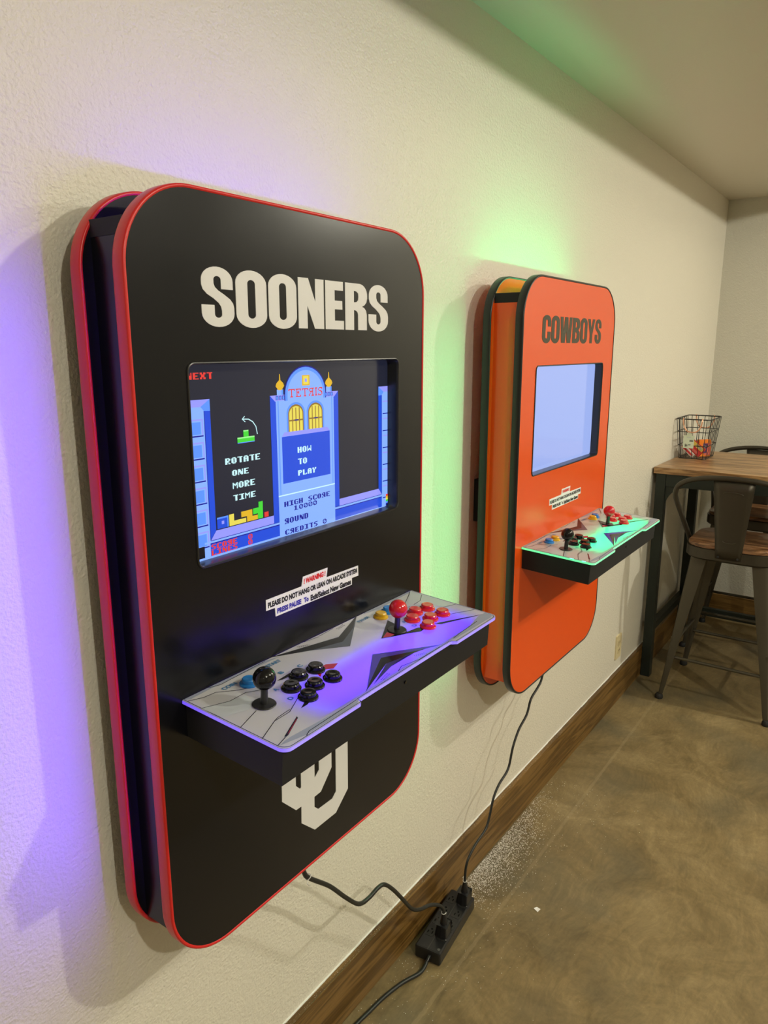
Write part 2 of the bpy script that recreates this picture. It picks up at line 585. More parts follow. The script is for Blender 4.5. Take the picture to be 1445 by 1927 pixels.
def glyph(ch):
    """returns (list of shapes, width); a shape is [outer, hole, ...]"""
    if ch == 'O':
        w = 0.54
        outer = arc(w / 2, 0.78, w / 2, 0.24, 0, 180, 14) + arc(w / 2, 0.22, w / 2, 0.24, 180, 360, 14)
        inner = arc(w / 2, 0.78, 0.068, 0.07, 0, 180, 8) + arc(w / 2, 0.22, 0.068, 0.07, 180, 360, 8)
        return [[outer, inner]], w
    if ch == 'C':
        w = 0.54
        o = [(w, 0.60), (w, 0.78)] + arc(w / 2, 0.78, w / 2, 0.24, 0, 180, 14)[1:] + arc(w / 2, 0.22, w / 2, 0.24, 180, 360, 14) + [(w, 0.41), (0.338, 0.41)]
        o += [(0.338, 0.22)] + list(reversed(arc(w / 2, 0.22, 0.068, 0.07, 180, 360, 8)))[1:] + list(reversed(arc(w / 2, 0.78, 0.068, 0.07, 0, 180, 8))) + [(0.338, 0.60)]
        return [[o]], w
    if ch == 'S':
        w = 0.52
        o = [(w - 0.01, 0.64), (w - 0.01, 0.78)] + arc(w / 2, 0.78, w / 2 - 0.01, 0.24, 0, 180, 14)[1:]
        o += [(0.01, 0.70), (0.03, 0.62), (0.09, 0.545), (0.19, 0.475), (0.27, 0.40), (0.305, 0.34), (0.318, 0.27), (0.318, 0.20)]
        o += list(reversed(arc(w / 2 + 0.0, 0.20, 0.058, 0.06, 180, 360, 8)))[1:]
        o += [(0.202, 0.36), (0.0, 0.36), (0.0, 0.22)] + arc(w / 2, 0.22, w / 2, 0.24, 180, 360, 14)[1:]
        o += [(w, 0.32), (w - 0.015, 0.40), (w - 0.06, 0.47), (w - 0.15, 0.545), (0.27, 0.615), (0.22, 0.67), (0.202, 0.73), (0.202, 0.80)]
        o += list(reversed(arc(w / 2, 0.80, 0.058, 0.06, 0, 180, 8)))[1:] + [(0.318, 0.64)]
        return [[o]], w
    if ch == 'N':
        w = 0.54
        o = [(0, 0), (0.185, 0), (0.185, 0.46), (0.34, 0), (w, 0), (w, 1), (0.355, 1), (0.355, 0.54), (0.21, 1), (0, 1)]
        return [[o]], w
    if ch == 'E':
        w = 0.42
        o = [(0, 0), (w, 0), (w, 0.185), (0.21, 0.185), (0.21, 0.42), (0.385, 0.42), (0.385, 0.60), (0.21, 0.60), (0.21, 0.815), (0.405, 0.815), (0.405, 1), (0, 1)]
        return [[o]], w
    if ch == 'R':
        w = 0.54
        o = [(0, 0), (0.21, 0), (0.21, 0.43)] + [(0.26, 0.42), (0.30, 0.38), (0.31, 0.33), (0.31, 0)]
        o += [(w - 0.01, 0), (w - 0.01, 0.33), (w - 0.03, 0.43), (w - 0.08, 0.49), (w - 0.13, 0.51), (w - 0.07, 0.545), (w - 0.02, 0.61), (w, 0.70)]
        o += arc(w - 0.2, 0.76, 0.2, 0.24, 0, 90, 8)[0:] + [(0, 1)]
        hole = [(0.21, 0.595), (0.27, 0.60), (0.31, 0.64), (0.32, 0.72), (0.315, 0.79), (0.27, 0.83), (0.21, 0.84)]
        return [[o, hole]], w
    if ch == 'B':
        w = 0.54
        o = [(0, 0)] + [(0.32, 0), (0.42, 0.02), (0.50, 0.08), (w, 0.18), (w, 0.36), (0.51, 0.46), (0.42, 0.525), (0.50, 0.58), (0.53, 0.66), (0.53, 0.80), (0.49, 0.92), (0.41, 0.98), (0.30, 1.0), (0, 1)]
        h1 = [(0.21, 0.155), (0.28, 0.17), (0.32, 0.22), (0.32, 0.37), (0.28, 0.425), (0.21, 0.44)]
        h2 = [(0.21, 0.605), (0.27, 0.615), (0.31, 0.66), (0.31, 0.78), (0.27, 0.83), (0.21, 0.845)]
        return [[o, h1, h2]], w
    if ch == 'W':
        w = 0.84
        o = [(0.10, 0), (0.355, 0), (0.42, 0.47), (0.485, 0), (0.74, 0), (w, 1), (0.64, 1), (0.60, 0.42), (0.53, 1), (0.31, 1), (0.24, 0.42), (0.20, 1), (0, 1)]
        return [[o]], w
    if ch == 'Y':
        w = 0.56
        o = [(0.18, 0), (0.38, 0), (0.38, 0.37), (w, 1), (0.375, 1), (0.28, 0.60), (0.185, 1), (0, 1), (0.18, 0.37)]
        return [[o]], w
    return [], 0.3

# 7-high arcade bitmap characters
PIX = {
 'A': ['.###.', '##.##', '##.##', '#####', '##.##', '##.##', '##.##'], 'C': ['.####', '##..#', '##...', '##...', '##...', '##..#', '.####'],
 'D': ['####.', '##.##', '##.##', '##.##', '##.##', '##.##', '####.'], 'E': ['#####', '##...', '##...', '####.', '##...', '##...', '#####'],
 'G': ['.####', '##...', '##...', '##.##', '##..#', '##..#', '.####'], 'H': ['##.##', '##.##', '##.##', '#####', '##.##', '##.##', '##.##'],
 'I': ['#####', '..##.', '..##.', '..##.', '..##.', '..##.', '#####'], 'L': ['##...', '##...', '##...', '##...', '##...', '##..#', '#####'],
 'M': ['#...#', '##.##', '#####', '#.#.#', '#...#', '#...#', '#...#'], 'N': ['##..#', '###.#', '###.#', '#####', '#.###', '#.###', '#..##'],
 'O': ['.###.', '##.##', '##.##', '##.##', '##.##', '##.##', '.###.'], 'P': ['####.', '##.##', '##.##', '####.', '##...', '##...', '##...'],
 'R': ['####.', '##.##', '##.##', '####.', '###..', '##.#.', '##.##'], 'r': ['.####', '##.##', '##.##', '.####', '..###', '.#.##', '##.##'],
 'S': ['.####', '##...', '##...', '.###.', '...##', '...##', '####.'], 'T': ['#####', '..##.', '..##.', '..##.', '..##.', '..##.', '..##.'],
 'U': ['##.##', '##.##', '##.##', '##.##', '##.##', '##.##', '.###.'], 'W': ['#...#', '#...#', '#...#', '#.#.#', '#####', '##.##', '#...#'],
 'X': ['##.##', '##.##', '.###.', '.###.', '.###.', '##.##', '##.##'], 'Y': ['##.##', '##.##', '.###.', '.##..', '.##..', '.##..', '.##..'],
 '0': ['.###.', '##.##', '#..##', '#.#.#', '##..#', '##.##', '.###.'], '1': ['.##..', '###..', '.##..', '.##..', '.##..', '.##..', '#####'],
 ' ': ['.....'] * 7}
# thin serif capitals for the title on the game screen
SER = {'T': ['#######', '#..#..#', '...#...', '...#...', '...#...', '...#...', '...#...', '..###..'],
       'E': ['######', '.#...#', '.#.#..', '.###..', '.#.#..', '.#....', '.#...#', '######'],
       'r': ['.#####', '#...#.', '#...#.', '.####.', '..#.#.', '.#..#.', '#...#.', '#..###'],
       'I': ['###', '.#.', '.#.', '.#.', '.#.', '.#.', '.#.', '###'],
       'S': ['.####', '#...#', '#....', '.###.', '...##', '....#', '#...#', '####.']}
def bitmap_text(mb, body, x0, z0, z1, x1, fn, mat, table=PIX, gap=1):
    rows = len(next(iter(table.values())))
    total = sum(len(table[c][0]) for c in body) + gap * (len(body) - 1)
    cw = (x1 - x0) / total
    chh = (z1 - z0) / rows
    x = 0
    for c in body:
        g = table[c]
        for ri, row in enumerate(g):
            k = 0
            while k < len(row):
                if row[k] == '#':
                    j = k
                    while j < len(row) and row[j] == '#':
                        j += 1
                    a0, a1 = x0 + (x + k) * cw, x0 + (x + j) * cw
                    b1 = z1 - ri * chh
                    b0 = b1 - chh * 1.02
                    mb.add([fn(a0, b0), fn(a1, b0), fn(a1, b1), fn(a0, b1)], [(0, 1, 2, 3)], mat)
                    k = j
                else:
                    k += 1
        x += len(g[0]) + gap

# ------------------------------------------------------------------ arcade cabinets
CW, CH, FD, BD, PT = 0.6914, 1.1634, 0.1584, 0.0670, 0.0200   # width, height, front face depth, back panel face depth, thickness
RAD = 0.112
OPEN = (0.0915, 0.640, 0.6015, 0.9315)       # screen opening x0,z0,x1,z1 above the cabinet's bottom

def trim_ring(name, yf, mat, parent):
    """rounded edge banding swept round a panel; yf = y of the panel's front face"""
    prof = [(-0.0042, yf - 0.0002), (-0.0030, yf - 0.0014), (-0.0010, yf - 0.0016), (0.0004, yf - 0.0008), (0.0012, yf + 0.0012),
            (0.0012, yf + PT - 0.0012), (0.0004, yf + PT + 0.0008), (-0.0010, yf + PT + 0.0016), (-0.0042, yf + PT + 0.0002)]
    m = MB()
    loops = []
    for off, y in prof:
        loops.append([(x, y, z) for x, z in rrect(-off, -off, CW + off, CH + off, RAD + off, 16)])
    n = len(loops[0]); k = len(loops)
    vs = [q for L in loops for q in L]
    fs = []
    for a in range(k - 1):
        for i in range(n):
            j = (i + 1) % n
            fs.append((a * n + i, a * n + j, (a + 1) * n + j, (a + 1) * n + i))
    m.add(vs, fs, mat)
    return m.build(name, parent, angle=50)

def art_xy(x, y):
    d = -y / 0.214
    return x * (1 + 0.023 * d) + 0.0145 * d, y * 0.953

ART = [
('black', [(0.2264, 0.0022), (0.3643, -0.0346), (0.4721, 0.0045), (0.4106, -0.0305), (0.352, -0.0532), (0.2892, -0.033)]),
('slate', [(0.2892, -0.033), (0.352, -0.0532), (0.4106, -0.0305), (0.4563, -0.0049), (0.3433, -0.0757)]),
('blue', [(0.3378, -0.1263), (0.4433, -0.1997), (0.4094, -0.1861), (0.3347, -0.146), (0.2235, -0.1987)]),
('black', [(0.3347, -0.146), (0.4094, -0.1861), (0.3836, -0.1796), (0.3213, -0.1662), (0.2201, -0.1991)]),
('navy', [(0.3213, -0.1662), (0.3836, -0.1796), (0.3653, -0.1733), (0.3163, -0.1788), (0.2467, -0.1944)]),
('slate2', [(0.0348, -0.199), (0.0748, -0.2092), (0.1834, -0.2111), (0.197, -0.2055), (0.1899, -0.2051), (0.061, -0.1956), (0.0498, -0.1960)]),
('slate2', [(0.046, -0.0005), (0.2125, -0.0005), (0.2399, -0.009), (0.0934, -0.006), (0.053, -0.0080)]),
('slate2', [(0.4776, -0.003), (0.49, -0.0005), (0.649, -0.0005), (0.6444, -0.006), (0.52, -0.010)]),
('slate2', [(0.5364, -0.1982), (0.60, -0.185), (0.6230, -0.187), (0.6239, -0.2034), (0.6095, -0.2078), (0.4805, -0.2055), (0.4704, -0.2001)]),
('grey', [(0.0435, -0.0412), (0.0432, -0.084), (0.0809, -0.0974), (0.098, -0.0906), (0.109, -0.063), (0.0823, -0.0578)]),
('grey', [(0.6452, -0.0028), (0.6435, -0.0331), (0.6048, -0.0518), (0.5748, -0.0414)]),
('grey', [(0.602, -0.0862), (0.6335, -0.0728), (0.6349, -0.1175), (0.6057, -0.1101)]),
('red', [(0.2187, -0.0889), (0.2611, -0.0887), (0.2769, -0.1021), (0.2568, -0.1088), (0.2432, -0.0982), (0.2204, -0.112), (0.2253, -0.1024)]),
('black', [(0.1712, -0.0668), (0.2095, -0.0634), (0.1917, -0.0714), (0.18, -0.0711)]),
('black', [(0.1263, -0.1548), (0.1521, -0.1421), (0.1566, -0.1484), (0.1409, -0.1546)]),
('black', [(0.0549, -0.1888), (0.1055, -0.1655), (0.1032, -0.1697), (0.0597, -0.1908)]),
('red', [(0.061, -0.1884), (0.1016, -0.1690), (0.0990, -0.1710), (0.0630, -0.1884)]),
('black', [(0.4019, -0.0993), (0.4812, -0.0583), (0.4685, -0.0955), (0.4549, -0.1185), (0.4846, -0.1236), (0.49, -0.1365), (0.4703, -0.1382), (0.4475, -0.1235), (0.4261, -0.1136)]),
('red', [(0.4067, -0.0992), (0.4315, -0.0906), (0.4311, -0.1074), (0.4195, -0.1073)]),
('black', [(0.5166, -0.1362), (0.535, -0.1455), (0.6157, -0.1884), (0.522, -0.1493)]),
]
ARTM = {'black': ART_BLACK, 'slate': ART_SLATE, 'slate2': ART_SLATE2, 'grey': ART_GREY, 'red': ART_RED, 'navy': ART_NAVY, 'blue': ART_BLUE}
LINES = [
[(0.0472, -0.0096), (0.0676, -0.0191), (0.0899, -0.0213), (0.1142, -0.0422), (0.1392, -0.0546)],
[(0.044, -0.0419), (0.0823, -0.0578), (0.115, -0.0568), (0.1338, -0.0683)],
[(0.0383, -0.1245), (0.0841, -0.1086)],
[(0.0348, -0.1687), (0.0775, -0.1498), (0.1092, -0.1489), (0.1485, -0.1297)],
[(0.0775, -0.1498), (0.0875, -0.1465), (0.1141, -0.1443)],
[(0.074, -0.2111), (0.0852, -0.2059), (0.1931, -0.2036)],
[(0.0338, -0.1976), (0.0659, -0.1877)],
[(0.0937, -0.002), (0.1121, -0.0084), (0.2119, -0.0032)],
[(0.3097, -0.002), (0.3437, -0.0072)],
[(0.3464, -0.006), (0.3891, -0.003)],
[(0.5749, -0.0352), (0.6244, -0.013), (0.6435, -0.003)],
[(0.582, -0.0516), (0.608, -0.0498), (0.6408, -0.0335)],
[(0.5484, -0.1249), (0.5839, -0.14), (0.6269, -0.1622)],
[(0.5749, -0.0972), (0.6346, -0.1174)],
[(0.3082, -0.1986), (0.3267, -0.1921), (0.3659, -0.2013), (0.4316, -0.202)],
[(0.4779, -0.2018), (0.5021, -0.1997), (0.5736, -0.1962)],
]
DECKTEXT = [('COIN', 0.1022, 0.1293, -0.0228), ('START', 0.199, 0.2305, -0.020), ('PAUSE', 0.4414, 0.4753, -0.0202),
            ('A', 0.144, 0.152, -0.0863), ('B', 0.1920, 0.2005, -0.053), ('C', 0.228, 0.2366, -0.06), ('D', 0.136, 0.1442, -0.1233),
            ('A', 0.4870, 0.4955, -0.088), ('D', 0.4840, 0.4930, -0.1131), ('C', 0.5600, 0.5683, -0.0486)]
DOTS = [((0.2875, -0.0064), (0.3045, -0.0135)), ((0.3741, -0.1864), (0.3927, -0.1931)), ((0.2689, -0.1938), (0.2904, -0.1892)), ((0.3923, -0.009), (0.4127, -0.0058))]
BTN_B = [(0.1645, -0.2604), (0.2015, -0.2423), (0.2363, -0.2474), (0.1924, -0.2827), (0.2278, -0.2885), (0.1582, -0.299)]
BTN_R = [(0.5086, -0.2532), (0.5442, -0.2367), (0.5774, -0.2432), (0.5338, -0.2774), (0.569, -0.2825), (0.4981, -0.294)]
STICKS = [(0.1045, -0.2626), (0.4504, -0.258)]
SMALL = [((0.1388, -0.1983), 'b'), ((0.175, -0.2007), 'y'), ((0.4875, -0.1968), 'y'), ((0.5191, -0.1925), 'b')]

def button_mesh(mb, x, y, mat, r=0.0158):
    mb.lathe([(r, 0.0), (r, 0.0022), (r - 0.0012, 0.0036), (r - 0.0036, 0.0044), (r - 0.0036, 0.0088), (r - 0.0048, 0.0104), (r - 0.0075, 0.0108), (0.004, 0.0102)], mat, (x, y, 0.0), 24)

def control_deck(parent, glow, glow_name):
    z_back = 1.1330 - 0.6820
    deck = MB()
    t = 0.008
    x0, x1, yb, yf, zb, zt_ = 0.052, 0.643, 0.0, -0.1925, -0.062, -0.006
    ox = 0.022
    # open-topped tray with a chamfered outer corner at each front end
    outer = [(x0, yb), (x0, yf), (x1 - ox * 0.35, yf), (x1, yf + ox * 0.35), (x1, yb)]
    deck.box(x0, yf, zb, x1, yb, zb + t, BLACK_MATTE)
    deck.box(x0, yf, zb + t, x1, yf + t, zt_, BLACK_MATTE)
    deck.box(x0, yf + t, zb + t, x0 + t, yb, zt_, BLACK_MATTE)
    deck.box(x1 - t, yf + t, zb + t, x1, yb, zt_, BLACK_MATTE)
    deck.box(x0 + t, yb - t, zb + t, x1 - t, yb, zt_, BLACK_MATTE)
    d = deck.build('control_deck', parent)
    d.location = (0, -FD - 0.0008, z_back)
    d.rotation_euler = (math.radians(3.5), 0, 0)
    # acrylic plate outline, stepped back along the middle of its front edge
    PX0, PX1, PY = 0.045, 0.654, -0.2040
    nb = 0.0085
    ol = [(PX0, -0.0005)] + [(PX0 + 0.014 + 0.014 * math.cos(a), PY + 0.014 + 0.014 * math.sin(a)) for a in [math.pi + i * math.pi / 16 for i in range(9)]]
    ol += [(0.2075, PY), (0.2105, PY + 0.0015), (0.2120, PY + nb), (0.2130, PY + nb + 0.0005), (0.4860, PY + nb + 0.0005), (0.4900, PY + nb - 0.001), (0.4960, PY)]
    ol += [(PX1 - 0.014 + 0.014 * math.cos(a), PY + 0.014 + 0.014 * math.sin(a)) for a in [-math.pi / 2 + i * math.pi / 16 for i in range(9)]]
    ol += [(PX1, -0.0005)]
    m = MB(); m.prism([ol], 0, 0, lambda a, b, h: (a, b, h), FILM, caps=(True, False), sides=False)
    m.build('printed_film', d)
    # acrylic rim carrying the light to its edge
    rim_lit = plain(glow_name + '_lit_acrylic', (0.4, 0.4, 0.45), 0.12, emit=glow, estr=1.0)
    m = MB()
    n = len(ol)
    cxm = sum(a for a, b in ol) / n
    def inset(q, k):
        a, b = q
        return (a + (k if a < 0.30 else -k if a > 0.36 else 0), b + (k if b < -0.1 else 0))
    vs, fs = [], []
    for a, b in ol:
        vs += [(a, b, -0.0004), (a, b, -0.0056)]
        q = inset((a, b), 0.006)
        vs.append((q[0], q[1], -0.0058))
    for i in range(n - 1):
        fs += [(3 * i, 3 * i + 1, 3 * i + 4, 3 * i + 3), (3 * i + 1, 3 * i + 2, 3 * i + 5, 3 * i + 4)]
    m.add(vs, fs, rim_lit)
    m.build('acrylic_edge', d)
    m = MB()                                        # dark keyline printed just inside the edge
    key = [inset(q, 0.0025) for q in ol]
    m.prism([stroke(key, 0.0013)], 0.0001, 0.0002, lambda a, b, h: (a, b, h), ART_NAVY, caps=(True, False), sides=False)
    m.build('keyline', d)
    m = MB()
    for i, (kname, pts) in enumerate(ART):
        P = [art_xy(*q) for q in pts]
        ar = sum(P[j][0] * P[(j + 1) % len(P)][1] - P[(j + 1) % len(P)][0] * P[j][1] for j in range(len(P)))
        if ar < 0: P.reverse()
        m.prism([P], 0, 0.00025 + 0.00002 * i, lambda a, b, h: (a, b, h), ARTM[kname], caps=(True, False), sides=False)
    for L in LINES:
        P = stroke([art_xy(*q) for q in L], 0.0011)
        m.prism([P], 0, 0.0008, lambda a, b, h: (a, b, h), ART_BLACK, caps=(True, False), sides=False)
    for (a0, b0), (a1, b1) in DOTS:
        for i in range(6):
            for j in range(2):
                x = a0 + (a1 - a0) * i / 5 + j * 0.001; y = b0 + (b1 - b0) * i / 5 - j * 0.0035
                x, y = art_xy(x, y)
                m.add([(x - .0008, y - .0008, .0007), (x + .0008, y - .0008, .0007), (x + .0008, y + .0008, .0007), (x - .0008, y + .0008, .0007)], [(0, 1, 2, 3)], ART_BLACK)
    m.build('printed_artwork', d)
    for body, xa, xb, yb_ in DECKTEXT:
        m = MB()
        hh = 0.0088
        put_text(m, body, lambda a, b, xa=xa, xb=xb, yb_=yb_: (*art_xy(xa + (xb - xa) * a, yb_ + hh * b - 0.004), 0.0009), INK_CYAN, bold=0.03)
        m.build('printed_word', d)
    # LED strip under the film
    led = emitter(glow_name + '_deck_led', glow, 34.0)
    for yy in (-0.105, -0.140, -0.172):
        box('deck_light', 0.150, yy - 0.005, -0.035, 0.610, yy + 0.005, -0.034, led, d)
    for (x, y), ball in zip(STICKS, (BLACK_GLOSS, RED_GLOSS)):
        x, y = art_xy(x, y + FD)
        m = MB(); m.lathe([(0.0175, 0.0009), (0.0180, 0.0016), (0.0170, 0.0026), (0.008, 0.0030)], BLACK_PLASTIC, (x, y, 0), 28)
        m.build('joystick_washer', d, angle=40)
        m = MB(); m.lathe([(0.0058, 0.003), (0.0055, 0.010), (0.0052, 0.028), (0.0058, 0.030)], BLACK_PLASTIC, (x, y, 0), 16)
        m.build('joystick_shaft', d, angle=40)
        m = MB()
        rb, zc = 0.0172, 0.0425
        m.lathe([(max(rb * math.sin(math.pi * i / 16), 0.0004), zc - rb * math.cos(math.pi * i / 16)) for i in range(17)], ball, (x, y, 0), 28)
        m.build('joystick_ball', d, smooth=True)
    for lst, mat in ((BTN_B, BLACK_GLOSS), (BTN_R, RED_GLOSS)):
        for x, y in lst:
            x, y = art_xy(x, y + FD)
            m = MB(); button_mesh(m, x, y, mat); m.build('button', d, angle=35)
    for (x, y), c in SMALL:
        x, y = art_xy(x, y + FD)
        m = MB(); button_mesh(m, x, y, BLUE_GLOSS if c == 'b' else YEL_GLOSS, 0.0145); m.build('button', d, angle=35)
    m = MB(); m.lathe([(0.006, -0.0700), (0.009, -0.0690), (0.009, -0.0620)], IVORY, (0.085, -0.16, 0), 14); m.build('foot_pad', d)
    m = MB(); m.lathe([(0.0028, 0), (0.0028, 0.002)], BLACK_GLOSS, (0, 0, 0), 10)
    s = m.build('screw', d); s.location = (0.345, yf - 0.0005, -0.024); s.rotation_euler = (math.pi / 2, 0, 0)
    return d

def sticker(parent, blue_second):
    y0 = -FD - 0.0006
    zb = 0.682
    pts = [(0.2238, 1.2350), (0.3100, 1.2350), (0.3145, 1.2512), (0.3806, 1.2512), (0.3770, 1.2340), (0.4700, 1.2330), (0.4707, 1.2132), (0.4507, 1.2134), (0.4504, 1.2004), (0.2450, 1.2004), (0.2439, 1.2160), (0.2234, 1.2165)]
    pts = [(a, b - zb) for a, b in reversed(pts)]
    m = MB(); m.prism([pts], y0 + 0.0006, y0, lambda a, b, h: (a, h, b), STICKER)
    s = m.build('warning_sticker', parent)
    y1 = y0 - 0.0002
    def row(body, xa, xb, za, zb_, mat, shear=0.0, bold=0.065):
        m = MB()
        put_text(m, body, lambda a, b: (xa + (xb - xa) * a, y1, za - zb + (zb_ - za) * b), mat, bold, shear)
        m.build('sticker_line', s)
    row('! WARNING !', 0.3155, 0.3735, 1.2375, 1.2474, INK_RED, 0.02)
    row('PLEASE DO NOT HANG OR LEAN ON ARCADE SYSTEM', 0.2275, 0.4668, 1.2196, 1.2296, INK_BLACK)
    row('PRESS PAUSE', 0.2487, 0.3085, 1.2040, 1.2136, INK_BLUE if blue_second else INK_BLACK)
    row('To', 0.3150, 0.3275, 1.2038, 1.2132, INK_BLUE if blue_second else INK_BLACK)
    row('Exit/Select New Games', 0.3325, 0.4475, 1.2020, 1.2132, INK_BLACK)

def cabinet(root, face, side, trim, word, word_x, word_z, word_mat, glow, glow_name, led_power, top_power, cap_h):
    # back panel, standing off the wall on a hidden cleat
    m = MB()
    o2 = rrect(0.002, 0.002, CW - 0.002, CH - 0.002, RAD - 0.002, 16)
    m.prism([o2], -BD + PT, -BD, lambda a, b, h: (a, h, b), face)
    bp = m.build('back_panel', root)
    trim_ring('edge_banding', -BD, trim, bp)
    # front panel with the screen opening
    m = MB()
    hole = list(reversed(rrect(*OPEN, 0.011, 6)))
    m.prism([o2, hole], -FD + PT, -FD, lambda a, b, h: (a, h, b), face)
    fp = m.build('front_panel', root)
    trim_ring('edge_banding', -FD, trim, fp)
    # bevelled rubber lip round the opening
    m = MB()
    prof = [(0.0030, -FD - 0.0003), (0.0022, -FD - 0.0020), (0.0006, -FD - 0.0024), (-0.0006, -FD - 0.0010), (-0.0010, -FD + 0.004), (-0.0010, -FD + PT + 0.0035)]
    loops = [[(x, y, z) for x, z in rrect(OPEN[0] - o, OPEN[1] - o, OPEN[2] + o, OPEN[3] + o, 0.011 + o, 6)] for o, y in prof]
    n = len(loops[0]); k = len(loops)
    fs = []
    for a in range(k - 1):
        for i in range(n):
            j = (i + 1) % n
            fs.append((a * n + i, (a + 1) * n + i, (a + 1) * n + j, a * n + j))
    m.add([q for L in loops for q in L], fs, LIP)
    m.build('screen_lip', fp, angle=50)
    # box between the panels
    bx0, bx1, bz0, bz1 = 0.020, CW - 0.020, 0.056, CH - 0.047
    m = MB()
    bt = 0.012
    zt_ = bz1 - cap_h
    m.box(bx0, -FD + PT, bz0, bx0 + bt, -BD, zt_, side)
    m.box(bx1 - bt, -FD + PT, bz0, bx1, -BD, zt_, side)
    m.box(bx0 + bt, -FD + PT, bz0, bx1 - bt, -BD, bz0 + bt, side)
    m.box(bx0 + bt, -FD + PT, zt_ - bt, bx1 - bt, -BD, zt_, side)
    m.build('body', root)
    box('top_cap', bx0 - 0.001, -FD + PT, bz1 - cap_h, bx1 + 0.001, -BD, bz1, BLACK_MATTE, root)
    box('wall_cleat', 0.060, -BD + PT, 0.50, CW - 0.060, -0.0006, 0.62, BLACK_MATTE, root)
    box('wall_cleat', 0.150, -BD + PT, 0.95, CW - 0.150, -0.0006, 1.02, BLACK_MATTE, root)
    box('wall_cleat', 0.150, -BD + PT, 0.20, CW - 0.150, -0.0006, 0.27, BLACK_MATTE, root)
    # LED tape on the box, tucked in behind the front panel, down the left side and across the top
    led = emitter(glow_name + '_led_tape', glow, led_power)
    ya, yb = -FD + PT + 0.0006, -FD + PT + 0.0080
    xt, zl0, zl1 = 0.0085, 0.102, CH - 0.102
    box('tape_channel', xt + 0.0006, -FD + PT, zl0, bx0, ya + 0.0046, zl1, BLACK_MATTE, root)
    m = MB()
    m.add([(xt, ya, zl0), (xt, ya + 0.0042, zl0), (xt, ya + 0.0042, zl1), (xt, ya, zl1)], [(0, 1, 2, 3)], led)
    m.build('light_tape', root)
    led2 = emitter(glow_name + '_top_tape', glow, top_power)
    box('light_tape', bx0 + 0.04, ya, bz1 + 0.0004, bx1 - 0.05, yb, bz1 + 0.0014, led2, root)
    # title lettering
    shapes = [(c,) + glyph(c) for c in word]
    gap = 0.035
    total = sum(w for _, _, w in shapes) + gap * (len(word) - 1)
    sx = (word_x[1] - word_x[0]) / total
    sz = word_z[1] - word_z[0]
    x = word_x[0]
    for c, shp, w in shapes:
        m = MB()
        for loops in shp:
            L2 = [[(x + a * sx, word_z[0] + b * sz) for a, b in L] for L in loops]
            m.prism(L2, -FD, -FD - 0.0006, lambda a, b, h: (a, h, b), word_mat)
        m.build('letter', fp)
        x += (w + gap) * sx
    return fp

ZA = 0.6820
cab1 = tag(empty('arcade_cabinet', (0.0, 0.0, ZA)), 'black wall arcade cabinet with red edging, white capitals and a lit game screen', 'arcade machine', 'wall arcade cabinets')
fp1 = cabinet(cab1, BLACK_LAM, BLACK_LAM, RED_TRIM, 'SOONERS', (0.1215, 0.5680), (1.6655 - ZA, 1.7440 - ZA), VINYL_WHITE, PURPLE, 'violet', 245.0, 60.0, 0.022)
sticker(fp1, True)
control_deck(cab1, PURPLE, 'violet')
# emblem below the deck
EO = [(0.2464, 0.9400), (0.2450, 0.8550), (0.2799, 0.8190), (0.2943, 0.8185), (0.2935, 0.7841), (0.3295, 0.7497), (0.3923, 0.7500), (0.4307, 0.7826), (0.4318, 0.9400),
      (0.3950, 0.9400), (0.3934, 0.7960), (0.3818, 0.7865), (0.3410, 0.7870), (0.3301, 0.7974), (0.3305, 0.8184), (0.3490, 0.8194), (0.3815, 0.8540), (0.3822, 0.9400),
      (0.3455, 0.9400), (0.3449, 0.8673), (0.3322, 0.8570), (0.3330, 0.9400),
      (0.2960, 0.9400), (0.2949, 0.8570), (0.2920, 0.8557), (0.2812, 0.8670), (0.2821, 0.9400)]
m = MB(); m.prism([[(a, b - ZA) for a, b in EO]], -FD, -FD - 0.0006, lambda a, b, h: (a, h, b), VINYL_WHITE)
m.build('emblem', fp1)

# monitor and game picture of the near cabinet
SY = -FD + 0.0240
def monitor(root, base):
    m = MB()
    m.box(OPEN[0] - 0.02, SY, OPEN[1] - 0.02, OPEN[2] + 0.02, SY + 0.030, OPEN[3] + 0.02, BLACK_PLASTIC)
    mo = m.build('monitor', root)
    m = MB()
    a0, b0, a1, b1 = OPEN[0] - 0.01, OPEN[1] - 0.005, OPEN[2] + 0.009, OPEN[3] + 0.008
    m.add([(a0, SY - 0.0004, b0), (a1, SY - 0.0004, b0), (a1, SY - 0.0004, b1), (a0, SY - 0.0004, b1)], [(0, 1, 2, 3)], base)
    m.build('screen_glass', mo)
    return mo

SC_DARK = screen_mat('screen_dark', (0.012, 0.014, 0.030), 1.0)
SC_PALE = screen_mat('screen_pale_blue', (0.22, 0.40, 1.0), 1.15)
SC_MID = screen_mat('screen_mid_blue', (0.10, 0.28, 1.0), 1.1)
SC_BLUE = screen_mat('screen_blue', (0.012, 0.075, 0.72), 1.0)
SC_LILAC = screen_mat('screen_lilac', (0.29, 0.30, 1.0), 1.1)
SC_NAVY = screen_mat('screen_navy', (0.004, 0.008, 0.30), 1.0)
SC_WHITE = screen_mat('screen_white', (0.62, 0.95, 1.0), 1.0)
SC_RED = screen_mat('screen_red', (0.80, 0.045, 0.035), 1.0)
SC_GOLD = screen_mat('screen_gold', (0.80, 0.48, 0.02), 1.0)
SC_YEL = screen_mat('screen_yellow', (0.85, 0.72, 0.10), 1.0)
SC_BROWN = screen_mat('screen_brown', (0.30, 0.17, 0.03), 1.0)
SC_GREEN = screen_mat('screen_green', (0.06, 0.70, 0.04), 1.0)
SC_LGREEN = screen_mat('screen_light_green', (0.35, 0.95, 0.30), 1.0)
